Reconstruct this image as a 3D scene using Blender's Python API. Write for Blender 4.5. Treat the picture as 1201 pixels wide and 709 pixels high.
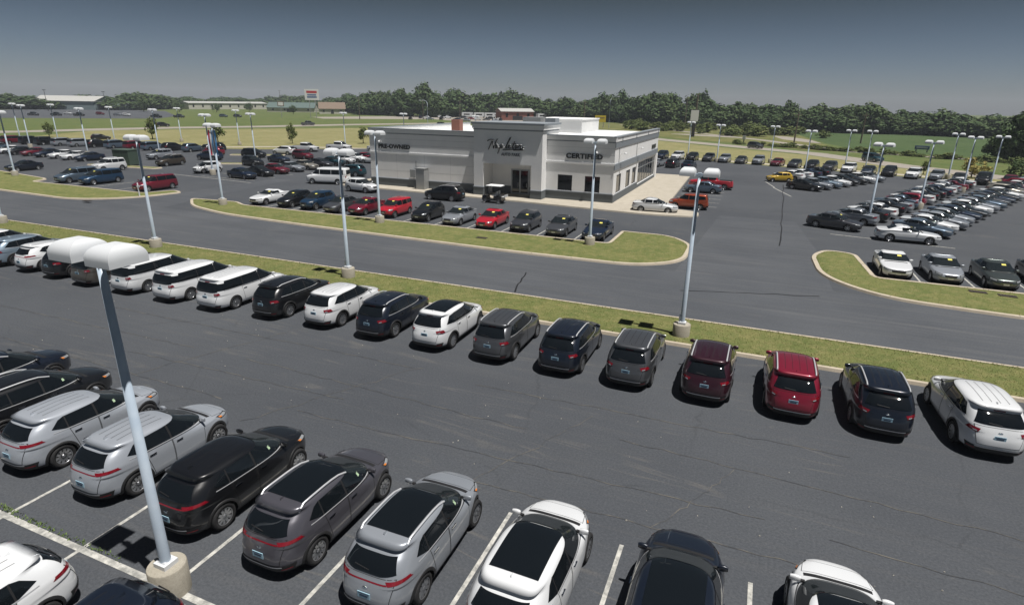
import bpy, bmesh, math, random
from mathutils import Vector, Matrix
for o in list(bpy.data.objects): bpy.data.objects.remove(o, do_unlink=True)
SC = bpy.context.scene
C = SC.collection
R = math.radians
# ------------------------------------------------------------------ camera
# world axes follow the car park: +X along the parked rows, +Y away from the camera, ground at z = 0
CAM_H, PITCH, ROLL, YAW, LENS = 10.5, 19.0, 1.0, 22.3, 36.0 * 683 / 1201
cd = bpy.data.cameras.new('camera'); cd.lens = LENS; cd.sensor_width = 36; cd.sensor_fit = 'HORIZONTAL'
cd.clip_start = 0.1; cd.clip_end = 6000
cam = bpy.data.objects.new('camera', cd); C.objects.link(cam)
cam.matrix_world = (Matrix.Translation((0, 0, CAM_H)) @ Matrix.Rotation(R(YAW), 4, 'Z') @
                    Matrix.Rotation(R(90 - PITCH), 4, 'X') @ Matrix.Rotation(R(ROLL), 4, 'Z'))
SC.camera = cam
# ------------------------------------------------------------------ sky, sun, exposure
SUN = Vector((0.30, -0.075, 1.0)).normalized()
SUN_EL = math.asin(SUN.z); SUN_ROT = math.atan2(SUN.x, SUN.y)
world = bpy.data.worlds.new('World'); SC.world = world; world.use_nodes = True
nt = world.node_tree
bg = nt.nodes['Background']
sky = nt.nodes.new('ShaderNodeTexSky'); sky.sky_type = 'NISHITA'; sky.sun_disc = False
sky.sun_elevation = SUN_EL; sky.sun_rotation = SUN_ROT
sky.altitude = 200; sky.air_density = 1.0; sky.dust_density = 0.5; sky.ozone_density = 1.8
# the sky deepens upwards from the horizon and keeps that depth to the zenith
wc = nt.nodes.new('ShaderNodeTexCoord'); wx = nt.nodes.new('ShaderNodeSeparateXYZ'); wr = nt.nodes.new('ShaderNodeValToRGB'); wm = nt.nodes.new('ShaderNodeMix')
wm.data_type = 'RGBA'; wm.blend_type = 'MULTIPLY'; wm.inputs[0].default_value = 1.0
wr.color_ramp.elements[0].position = 0.0; wr.color_ramp.elements[0].color = (.41, .45, .60, 1); wr.color_ramp.elements[1].position = .15; wr.color_ramp.elements[1].color = (.195, .182, .165, 1)
nt.links.new(wc.outputs['Generated'], wx.inputs[0]); nt.links.new(wx.outputs['Z'], wr.inputs['Fac']); nt.links.new(sky.outputs['Color'], wm.inputs[6]); nt.links.new(wr.outputs['Color'], wm.inputs[7])
nt.links.new(wm.outputs[2], bg.inputs['Color'])
bg.inputs['Strength'].default_value = 0.085
sd = bpy.data.lights.new('sun', 'SUN'); sd.energy = 5.0; sd.angle = R(0.53); sd.color = (1.0, 0.965, 0.92)
sun = bpy.data.objects.new('sun', sd); C.objects.link(sun)
sun.rotation_euler = SUN.to_track_quat('Z', 'Y').to_euler(); sun.location = (0, 0, 60)
vs = SC.view_settings; vs.view_transform = 'Standard'; vs.look = 'None'; vs.gamma = 1.0; vs.exposure = 0.22
vs.use_curve_mapping = False
SC.cycles.max_bounces = 6; SC.cycles.diffuse_bounces = 3; SC.cycles.glossy_bounces = 3; SC.cycles.transmission_bounces = 2
SC.cycles.use_denoising = True
try: SC.cycles.denoiser = 'OPENIMAGEDENOISE'
except Exception: pass

# ------------------------------------------------------------------ helpers
def srgb(r, g, b):
    f = lambda c: (c / 12.92 if c <= .04045 else ((c + .055) / 1.055) ** 2.4)
    return (f(r / 255), f(g / 255), f(b / 255))
class MB:                                   # collects vertices and faces, builds ONE mesh
    def __init__(s): s.v = []; s.f = []; s.m = []; s.sm = []
    def add(s, vs, fs, mat=0, smooth=False):
        o = len(s.v); s.v += [tuple(p) for p in vs]
        for i, f in enumerate(fs):
            s.f.append(tuple(k + o for k in f)); s.m.append(mat[i] if isinstance(mat, (list, tuple)) else mat); s.sm.append(smooth)
        return s
    def join(s, o, mats_offset=0):
        n = len(s.v); s.v += o.v; s.f += [tuple(k + n for k in f) for f in o.f]; s.m += [k + mats_offset for k in o.m]; s.sm += o.sm
        return s
    def box(s, c, d, mat=0, rz=0.0, taper=1.0):
        x, y, z = d[0] / 2, d[1] / 2, d[2] / 2; vs = []
        for k, zz in ((1.0, -z), (taper, z)):
            for px, py in ((-x, -y), (x, -y), (x, y), (-x, y)):
                a, b = px * k, py * k
                vs.append((c[0] + a * math.cos(rz) - b * math.sin(rz), c[1] + a * math.sin(rz) + b * math.cos(rz), c[2] + zz))
        return s.add(vs, [(3, 2, 1, 0), (4, 5, 6, 7), (0, 1, 5, 4), (1, 2, 6, 5), (2, 3, 7, 6), (3, 0, 4, 7)], mat)
    def b2(s, x0, x1, y0, y1, z0, z1, mat=0):
        return s.box(((x0 + x1) / 2, (y0 + y1) / 2, (z0 + z1) / 2), (abs(x1 - x0), abs(y1 - y0), abs(z1 - z0)), mat)
    def tube(s, pts, rad, n=8, mat=0, cap=True, smooth=True):
        pts = [Vector(p) for p in pts]; rs = rad if isinstance(rad, (list, tuple)) else [rad] * len(pts)
        vs = []
        for i, p in enumerate(pts):
            t = (pts[min(i + 1, len(pts) - 1)] - pts[max(i - 1, 0)]).normalized()
            a = t.cross(Vector((0, 0, 1)));
            if a.length < 1e-3: a = t.cross(Vector((1, 0, 0)))
            a.normalize(); b = t.cross(a)
            for k in range(n):
                an = 2 * math.pi * k / n; vs.append(p + a * math.cos(an) * rs[i] + b * math.sin(an) * rs[i])
        fs = [(i * n + k, i * n + (k + 1) % n, (i + 1) * n + (k + 1) % n, (i + 1) * n + k) for i in range(len(pts) - 1) for k in range(n)]
        s.add(vs, fs, mat, smooth)
        if cap: s.add([vs[k] for k in range(n)], [tuple(range(n))], mat); s.add([vs[-n + k] for k in range(n)], [tuple(reversed(range(n)))], mat)
        return s
    def lathe(s, prof, n=24, axis='z', c=(0, 0, 0), mat=0, smooth=True):
        vs = []
        for r, h in prof:
            for k in range(n):
                a = 2 * math.pi * k / n; p = (r * math.cos(a), r * math.sin(a), h)
                if axis == 'y': p = (p[0], h, p[1])
                vs.append((c[0] + p[0], c[1] + p[1], c[2] + p[2]))
        fs = []
        for i in range(len(prof) - 1):
            for k in range(n):
                q = (i * n + k, i * n + (k + 1) % n, (i + 1) * n + (k + 1) % n, (i + 1) * n + k)
                fs.append(q if axis == 'z' else q[::-1])
        return s.add(vs, fs, mat, smooth)
    def poly(s, pts, z, mat=0):
        return s.add([(p[0], p[1], z) for p in pts], [tuple(range(len(pts)))], mat)
    def mesh(s, name, mats):
        me = bpy.data.meshes.new(name); me.from_pydata(s.v, [], s.f)
        for m in mats: me.materials.append(m)
        me.polygons.foreach_set('material_index', s.m); me.polygons.foreach_set('use_smooth', s.sm); me.update()
        return me
def link(name, data, parent=None, loc=None, rz=None, color=None):
    o = bpy.data.objects.new(name, data); C.objects.link(o)
    if parent is not None: o.parent = parent
    if loc is not None: o.location = loc
    if rz is not None: o.rotation_euler = (0, 0, rz)
    if color is not None: o.color = color
    return o
def tag(o, label, cat, group=None):
    o['label'] = label; o['category'] = cat
    if group: o['group'] = group
    return o
def struct(name, mb, mats, label=None):
    o = link(name, mb.mesh(name, mats)); o['kind'] = 'structure'
    if label: o['label'] = label
    return o
def fix_normals(me):
    bm = bmesh.new(); bm.from_mesh(me); bmesh.ops.recalc_face_normals(bm, faces=bm.faces); bm.to_mesh(me); bm.free()

# ------------------------------------------------------------------ materials
def mat(name, col=(.5, .5, .5), rough=.6, metal=0.0, spec=.5, coat=0.0):
    m = bpy.data.materials.new(name); m.use_nodes = True; b = m.node_tree.nodes['Principled BSDF']
    b.inputs['Base Color'].default_value = (*col, 1); b.inputs['Roughness'].default_value = rough
    b.inputs['Metallic'].default_value = metal; b.inputs['Specular IOR Level'].default_value = spec
    b.inputs['Coat Weight'].default_value = coat; b.inputs['Coat Roughness'].default_value = .03
    return m
class NT:                                    # small node-graph helper
    def __init__(s, m): s.t = m.node_tree; s.b = s.t.nodes['Principled BSDF']
    def n(s, ty, **kw):
        nd = s.t.nodes.new(ty)
        for k, v in kw.items(): setattr(nd, k, v)
        return nd
    def l(s, a, b): s.t.links.new(a, b)
    def coord(s, scale=(1, 1, 1), rot=(0, 0, 0), which='Object'):
        tc = s.n('ShaderNodeTexCoord'); mp = s.n('ShaderNodeMapping')
        mp.inputs['Scale'].default_value = scale; mp.inputs['Rotation'].default_value = rot
        s.l(tc.outputs[which], mp.inputs['Vector']); return mp.outputs['Vector']
    def noise(s, vec, scale, detail=4, rough=.55, dist=0.0):
        nd = s.n('ShaderNodeTexNoise'); nd.inputs['Scale'].default_value = scale; nd.inputs['Detail'].default_value = detail
        nd.inputs['Roughness'].default_value = rough; nd.inputs['Distortion'].default_value = dist
        s.l(vec, nd.inputs['Vector']); return nd.outputs['Fac']
    def ramp(s, fac, stops):
        nd = s.n('ShaderNodeValToRGB'); e = nd.color_ramp.elements
        while len(e) < len(stops): e.new(.5)
        for el, (p, c) in zip(e, stops):
            el.position = p; el.color = (c, c, c, 1) if isinstance(c, (int, float)) else (*c, 1)
        s.l(fac, nd.inputs['Fac']); return nd.outputs['Color']
    def mix(s, fac, a, b, mode='MIX'):
        nd = s.n('ShaderNodeMix'); nd.data_type = 'RGBA'; nd.blend_type = mode
        for sock, v in ((nd.inputs[0], fac), (nd.inputs[6], a), (nd.inputs[7], b)):
            if isinstance(v, (int, float)): sock.default_value = v
            elif isinstance(v, tuple): sock.default_value = (*v, 1)
            else: s.l(v, sock)
        return nd.outputs[2]
    def math(s, op, a, b=0.0):
        nd = s.n('ShaderNodeMath'); nd.operation = op
        for sock, v in ((nd.inputs[0], a), (nd.inputs[1], b)):
            if isinstance(v, (int, float)): sock.default_value = v
            else: s.l(v, sock)
        return nd.outputs[0]
    def bump(s, h, strength=.3, dist=.02):
        nd = s.n('ShaderNodeBump'); nd.inputs['Strength'].default_value = strength; nd.inputs['Distance'].default_value = dist
        s.l(h, nd.inputs['Height']); s.l(nd.outputs['Normal'], s.b.inputs['Normal'])
    def color(s, c): s.l(c, s.b.inputs['Base Color'])

def asphalt(name, dark, light, tan, streak=1.0, crack=1.0):
    m = mat(name, dark, .82, spec=.35); g = NT(m); v = g.coord()
    big = g.noise(v, .09, 5, .6)
    c = g.mix(g.ramp(big, [(.32, 0.0), (.72, 1.0)]), dark, light)
    vs_ = g.coord((.10, 3.4, 1), (0, 0, R(2)))
    st = g.noise(vs_, 1.0, 6, .62, .9)
    c = g.mix(g.math('MULTIPLY', g.ramp(st, [(.52, 0.0), (.72, 1.0)]), .42 * streak), c, tan)
    vs2 = g.coord((.05, .5, 1), (0, 0, R(-3)))
    st2 = g.noise(vs2, 1.0, 4, .5, .4)
    c = g.mix(g.math('MULTIPLY', g.ramp(st2, [(.5, 0.0), (.75, 1.0)]), .35 * streak), c, tuple(k * .55 for k in dark))
    # thin sandy lines: a ridged, stretched noise
    vl = g.coord((.035, .42, 1), (0, 0, R(1)))
    ln = g.noise(vl, 1.0, 3, .5, 1.2)
    rid = g.math('ABSOLUTE', g.math('SUBTRACT', ln, .5))
    lm = g.math('MULTIPLY', g.ramp(rid, [(0.0, 1.0), (.012, 0.0)]), g.ramp(g.noise(v, .8, 3), [(.42, 0.0), (.62, 1.0)]))
    c = g.mix(g.math('MULTIPLY', lm, .75 * crack), c, tan)
    # cracks across
    vo = g.n('ShaderNodeTexVoronoi'); vo.feature = 'DISTANCE_TO_EDGE'; vo.inputs['Scale'].default_value = .11
    wn = g.n('ShaderNodeTexNoise'); wn.inputs['Scale'].default_value = .7; wn.inputs['Detail'].default_value = 5; g.l(v, wn.inputs['Vector'])
    wv = g.mix(1.0, v, wn.outputs['Color'], 'ADD'); g.l(wv, vo.inputs['Vector'])
    ck = g.math('MULTIPLY', g.ramp(vo.outputs['Distance'], [(0.0, 1.0), (.006, 0.0)]), g.ramp(g.noise(v, .35, 2), [(.45, 0.0), (.6, 1.0)]))
    c = g.mix(g.math('MULTIPLY', ck, .6 * crack), c, tuple(k * .45 for k in dark))
    sp = g.noise(v, 38, 2, .7)
    c = g.mix(g.ramp(sp, [(.3, .0), (.75, .5)]), c, light)
    gr = g.noise(v, 15, 3, .8)
    c = g.mix(g.ramp(gr, [(.36, .42), (.52, 0.0)]), c, tuple(k * .55 for k in dark)); c = g.mix(g.ramp(gr, [(.54, 0.0), (.72, .42)]), c, tuple(k * 1.5 for k in light))
    grit = g.noise(v, 9, 2, .5)
    c = g.mix(g.math('MULTIPLY', g.ramp(grit, [(.70, 0.0), (.78, 1.0)]), .35), c, tan)
    g.color(c); g.bump(sp, .25, .01)
    return m
def grassy(name, a, b, cdry, scale=1.0):
    m = mat(name, a, .95, spec=.15); g = NT(m); v = g.coord()
    c = g.mix(g.ramp(g.noise(v, .55 * scale, 5, .65), [(.35, 0.0), (.68, 1.0)]), a, b)
    c = g.mix(g.ramp(g.noise(v, 2.1 * scale, 4, .7), [(.45, 0.0), (.75, .8)]), c, cdry)
    fine = g.noise(v, 14 * scale, 4, .75)
    c = g.mix(g.ramp(fine, [(.3, .55), (.62, 0.0)]), c, tuple(k * .4 for k in a))
    g.color(c); g.bump(fine, .9, .06)
    return m
def concrete(name, a, b, rough=.85):
    m = mat(name, a, rough, spec=.3); g = NT(m); v = g.coord()
    n1 = g.noise(v, 1.1, 5, .65); n2 = g.noise(v, 22, 3, .7)
    c = g.mix(g.ramp(n1, [(.3, 0.0), (.7, 1.0)]), a, b); c = g.mix(g.ramp(n2, [(.35, .35), (.6, 0.0)]), c, tuple(k * .6 for k in a))
    g.color(c); g.bump(n2, .2, .01); return m

M_LOT = asphalt('lot_asphalt', (.043, .048, .057), (.072, .078, .087), (.125, .118, .108), .40, .8)
M_ROAD = asphalt('road_asphalt', (.047, .053, .063), (.088, .094, .104), (.160, .156, .150), 1.1, .3)
M_FARROAD = concrete('far_concrete_road', (.26, .235, .20), (.33, .30, .26))
M_KERB = concrete('kerb_concrete', (.40, .345, .265), (.50, .44, .35))
M_WALK = concrete('walk_concrete', (.37, .335, .27), (.45, .41, .345))
M_PED = concrete('pedestal_concrete', (.30, .275, .22), (.40, .37, .31))
M_GRASS = grassy('verge_grass', (.120, .150, .048), (.190, .195, .072), (.290, .250, .115))
M_FIELD = grassy('green_field', (.085, .125, .040), (.125, .150, .050), (.17, .16, .07), .12)
M_DRY = grassy('dry_field', (.225, .210, .095), (.29, .265, .135), (.165, .180, .070), .16)
M_CROP = grassy('crop_field', (.055, .092, .036), (.072, .112, .044), (.105, .130, .055), .10)
M_WILD = grassy('rough_meadow', (.10, .12, .04), (.17, .165, .06), (.27, .23, .11), .12)
M_LINE = mat('white_paint', (.62, .61, .57), .7); _g = NT(M_LINE); _v = _g.coord()
_g.color(_g.mix(_g.ramp(_g.noise(_v, 4, 5, .7), [(.38, 0.0), (.62, 1.0)]), (.24, .24, .225), (.52, .51, .47)))
def leaf_mat(name, a, b, c):
    m = mat(name, a, .75, spec=.2); g = NT(m); oi = g.n('ShaderNodeObjectInfo'); ge = g.n('ShaderNodeNewGeometry')
    col = g.mix(g.ramp(ge.outputs['Random Per Island'], [(.1, 0.0), (.9, 1.0)]), a, b); col = g.mix(g.math('MULTIPLY', oi.outputs['Random'], .75), col, c); g.color(col); return m
# ------------------------------------------------------------------ cars: materials
M_PAINT = mat('car_paint', (.5, .5, .5), .32, coat=1.0); _g = NT(M_PAINT)
_oi = _g.n('ShaderNodeObjectInfo'); _g.color(_oi.outputs['Color']); _g.l(_oi.outputs['Alpha'], _g.b.inputs['Metallic'])
M_GLASS = mat('tinted_glass', (.006, .008, .010), .04, spec=.6)
M_CLEARG = mat('windscreen_glass', (.014, .018, .020), .04, spec=.6)
M_BLACK = mat('black_plastic', (.014, .014, .015), .55)
M_GAP = mat('panel_gap', (.006, .006, .006), .8)
M_TYRE = mat('tyre_rubber', (.014, .014, .015), .8)
M_RIM = mat('alloy_rim', (.55, .56, .58), .28, .9)
M_RIMD = mat('wheel_well_shadow_disc', (.02, .02, .021), .6, .2)
M_CHROME = mat('chrome', (.72, .73, .75), .12, 1.0)
M_RAIL = mat('satin_rail', (.70, .71, .73), .38, .5)
M_TAIL = mat('tail_lens', (.20, .006, .014), .15, coat=1.0)
M_HEAD = mat('headlamp_lens', (.42, .44, .46), .10, .35, coat=1.0)
M_AMBER = mat('amber_lens', (.65, .20, .03), .2)
M_PLATE = mat('dealer_plate', (.36, .55, .66), .5)
M_INK = mat('plate_ink', (.04, .07, .12), .6)
M_STICK = mat('yellow_sticker', (.70, .62, .12), .6)
M_STICKG = mat('green_tag', (.34, .46, .30), .6)
M_STICKW = mat('white_sticker', (.75, .76, .72), .6)
CARM = [M_PAINT, M_GLASS, M_CLEARG, M_BLACK, M_GAP, M_TYRE, M_RIM, M_RIMD, M_CHROME, M_TAIL, M_HEAD, M_AMBER, M_PLATE, M_INK, M_STICK, M_STICKG, M_STICKW, M_RAIL]
(PAINT, GLASS, CLEARG, BLACK, GAP, TYRE, RIM, RIMD, CHROME, TAIL, HEAD, AMBER, PLATE, INK, STICK, STICKG, STICKW, RAIL) = range(18)

def pchip(xs, ys):
    n = len(xs); h = [xs[i + 1] - xs[i] for i in range(n - 1)]; d = [(ys[i + 1] - ys[i]) / h[i] for i in range(n - 1)]
    m = [0.0] * n; m[0] = d[0]; m[-1] = d[-1]
    for i in range(1, n - 1):
        if d[i - 1] * d[i] > 0:
            w1, w2 = 2 * h[i] + h[i - 1], h[i] + 2 * h[i - 1]; m[i] = (w1 + w2) / (w1 / d[i - 1] + w2 / d[i])
    def f(x):
        if x <= xs[0]: return ys[0]
        if x >= xs[-1]: return ys[-1]
        i = 0
        while x > xs[i + 1]: i += 1
        t = (x - xs[i]) / h[i]
        return ((2 * t**3 - 3 * t**2 + 1) * ys[i] + (t**3 - 2 * t**2 + t) * h[i] * m[i] + (-2 * t**3 + 3 * t**2) * ys[i + 1] + (t**3 - t**2) * h[i] * m[i + 1])
    return f

class Shell:
    """A car body as stacked plan outlines: at each height z a rounded plan shape from rear xr to front xf, half width w."""
    def __init__(s, P):
        s.P = P; f = P['L'] / 2; W = P['W']; H = P['H']; zb = P['zb']; zh = P['zh']; xc = P['xcowl']; xt = P['xwtop']
        rb, rt = P['xrb'], P['xrt']; ng = P.get('ng', 3.4); wt = P.get('wt', .80)
        nl, rl = P.get('nl', 4.0), P.get('rl', 5.4)
        r = [(.19, -f + .30, f - .34, W - .14, rl, nl), (.27, -f + .10, f - .12, W - .05, rl, nl), (.40, -f + .015, f - .02, W - .014, rl, nl),
             (.56, -f, f, W, rl, nl), (zh - .15, -f + .02, f - .02, W - .002, rl, nl), (zh - .05, -f + .05, f - .08, W - .008, rl, nl),
             (zh, -f + .07, f - .18, W - .012, rl, nl)]
        deck = P.get('deck')
        for t in (.16, .36, .6, .82, 1.0):
            z = zh + (zb - zh) * t ** .85; x = (f - .18) + (xc - f + .18) * t
            xr = -f + .07 + (rb + f - .07) * t
            if deck:
                zd = deck[1]
                xr = -f + .07 + .05 * t if z < zd - .03 else xr
            r.append((z, xr, x, W - .012 - .035 * t, rl + .4, nl + .3 + (ng - nl - .3) * max(0, t - .5) * 1.4))
        if deck:                              # boot lid: the tail steps forward to the foot of the rear window
            xd, zd = deck; r = [q for q in r if not (zd - .07 < q[0] < zd + .05)]
            fz = lambda z: (f - .18) + (xc - f + .18) * max(0.0, min(1.0, ((z - zh) / (zb - zh)))) ** (1 / .85) if z < zb else xc + (xt - xc) * (z - zb) / (H - .10 - zb)
            for dz, x in ((-.06, -f + .10), (-.025, -f + .20), (0.0, (-f + xd) / 2), (.02, xd)):
                r.append((zd + dz, x, fz(zd + dz), W - .035, 6, 4.2))
            rb = xd
        z0 = max(q[0] for q in r); zt = H - .10
        for t in (.2, .45, .7, 1.0):
            z = z0 + (zt - z0) * t; tt = (z - zb) / (zt - zb)
            xf = xc + (xt - xc) * (tt ** 1.06)
            xr = rb + (rt - rb) * t ** (P.get('rexp', 1.3))
            r.append((z, xr, xf, (W - .047) + (W * wt - W + .047) * tt ** 1.15, P.get('nrg', 6), ng))
        sp = P.get('spoil', 0.0)
        r += [(H - .070, rt + .02 - sp, xt - .13, W * wt * .95, 6, ng), (H - .036, rt + .20 - sp * .6, xt - .36, W * wt * .87, 6, ng),
              (H - .013, rt + .58, xt - .70, W * wt * .70, 4, 3), (H, rt + .98, xt - .98, W * wt * .34, 3, 3)]
        r.sort(); s.r = r; zs = [q[0] for q in r]
        s.f = [pchip(zs, [q[k] for q in r]) for k in range(1, 6)]; s.zs = zs; s.H = H
    def ring(s, z): return [f(z) for f in s.f]
    def polar(s, phi, z):
        xr, xf, w, nr, nf = s.ring(z); xc = xr + (xf - xr) * .5; c, sn = math.cos(phi), math.sin(phi)
        a, n = ((xf - xc), nf) if c >= 0 else ((xc - xr), nr)
        a = max(a, 1e-3); k = ((abs(c) / a) ** n + (abs(sn) / w) ** n) ** (-1 / n)
        return Vector((xc + c * k, sn * k, z))
    def side(s, x, z, sg=1):
        xr, xf, w, nr, nf = s.ring(z); xc = (xr + xf) / 2; a, n = ((xf - xc), nf) if x >= xc else ((xc - xr), nr)
        q = min(1.0, abs(x - xc) / a); return Vector((x, sg * w * (1 - q ** n) ** (1 / n), z))
    def end(s, y, z, front=True):
        xr, xf, w, nr, nf = s.ring(z); xc = (xr + xf) / 2; a, n = ((xf - xc), nf) if front else ((xr - xc), nr)
        q = min(1.0, abs(y) / w); return Vector((xc + a * (1 - q ** n) ** (1 / n), y, z))
    def top(s, x, y):
        lo, hi = .5, s.H
        for _ in range(30):
            z = (lo + hi) / 2; xr, xf, w, nr, nf = s.ring(z); xc = (xr + xf) / 2
            a, n = ((xf - xc), nf) if x >= xc else ((xc - xr), nr); a = max(a, 1e-4)
            if (abs(x - xc) / a) ** n + (abs(y) / max(w, 1e-4)) ** n < 1: lo = z
            else: hi = z
        return Vector((x, y, lo))
    def phi(s, kind, a, z, sg=1):
        p = s.side(a, z, sg) if kind == 's' else s.end(a * sg, z, kind == 'f'); xr, xf = s.ring(z)[:2]
        return math.atan2(p.y, p.x - (xr + xf) / 2)

def lerp2(a, b, t): return (a[0] + (b[0] - a[0]) * t, a[1] + (b[1] - a[1]) * t)
def along(pl, t):
    if len(pl) == 1: return pl[0]
    L = [0.0]
    for a, b in zip(pl, pl[1:]): L.append(L[-1] + math.hypot(b[0] - a[0], b[1] - a[1]))
    d = t * L[-1]
    for i in range(len(pl) - 1):
        if d <= L[i + 1] + 1e-9: return lerp2(pl[i], pl[i + 1], (d - L[i]) / max(L[i + 1] - L[i], 1e-9))
    return pl[-1]
def patch(bot, top, mp, nc=10, nr=6, off=.004, m=PAINT, border=0.0, bm=GAP, skirt=True):
    """a panel lying on the shell between two edge polylines, with a dark shut line all round when border > 0"""
    us = [i / nc for i in range(nc + 1)]; ws = [i / nr for i in range(nr + 1)]
    if border:
        lw = max(.05, math.hypot(bot[-1][0] - bot[0][0], bot[-1][1] - bot[0][1])); lh = max(.05, math.hypot(top[0][0] - bot[0][0], top[0][1] - bot[0][1]))
        us = [0, border / lw] + us[1:-1] + [1 - border / lw, 1]; ws = [0, border / lh] + ws[1:-1] + [1 - border / lh, 1]
    G = []
    for w in ws:
        row = []
        for u in us:
            q = lerp2(along(bot, u), along(top, u), w); p = mp(*q); e = .01
            du = mp(q[0] + e, q[1]) - mp(q[0] - e, q[1]); dv = mp(q[0], q[1] + e) - mp(q[0], q[1] - e)
            n = du.cross(dv)
            if n.length < 1e-12: n = Vector((0, 0, 1))
            n.normalize()
            if n.dot(p - Vector((0, 0, .7))) < 0: n = -n
            row.append((p, n))
        G.append(row)
    mb = MB(); A, B = len(us), len(ws); vs = [p + n * off for row in G for p, n in row]; fs = []; ms = []
    c = G[B // 2][A // 2]
    for j in range(B - 1):
        for i in range(A - 1):
            a = (j * A + i, j * A + i + 1, (j + 1) * A + i + 1, (j + 1) * A + i); fs.append(a)
            ms.append(bm if border and (i in (0, A - 2) or j in (0, B - 2)) else m)
    f0 = fs[len(fs) // 2]; nn = (vs[f0[1]] - vs[f0[0]]).cross(vs[f0[2]] - vs[f0[0]])
    if nn.dot(c[1]) < 0: fs = [f[::-1] for f in fs]
    mb.add(vs, fs, ms, True); return mb

def wheel_meshes(r, w, style=0):
    t = MB(); t.lathe([(r * .66, -w / 2), (r * .93, -w / 2), (r, -w * .34), (r, w * .34), (r * .93, w / 2), (r * .66, w / 2), (r * .66, -w / 2)], 22, 'y', mat=TYRE)
    q = MB(); q.lathe([(r * .665, w * .47), (r * .69, w * .50), (r * .60, w * .44), (r * .58, w * .12), (.001, w * .12)], 22, 'y', mat=RIM)
    for i in range(len(q.m)):
        if i >= 44: q.m[i] = RIMD
    n = (10, 5, 7)[style]; hw = (.020, .045, .03)[style] * r / .35
    for k in range(n):
        a0 = 2 * math.pi * k / n
        for s in ((-1, 1) if style == 0 else (0,)):
            a = a0 + s * .10; ca, sa = math.cos(a), math.sin(a); pts = []
            for rr, ww in ((r * .10, hw * 1.1), (r * .62, hw * .8)):
                for e in (-1, 1):
                    for yy in (w * .40, w * .26): pts.append((ca * rr - sa * e * ww, yy, sa * rr + ca * e * ww))
            q.add(pts, [(0, 2, 6, 4), (0, 4, 5, 1), (2, 3, 7, 6), (4, 6, 7, 5)], RIM)
    q.lathe([(r * .17, w * .30), (r * .16, w * .43), (.001, w * .45)], 12, 'y', mat=RIM)
    return t, q

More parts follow.
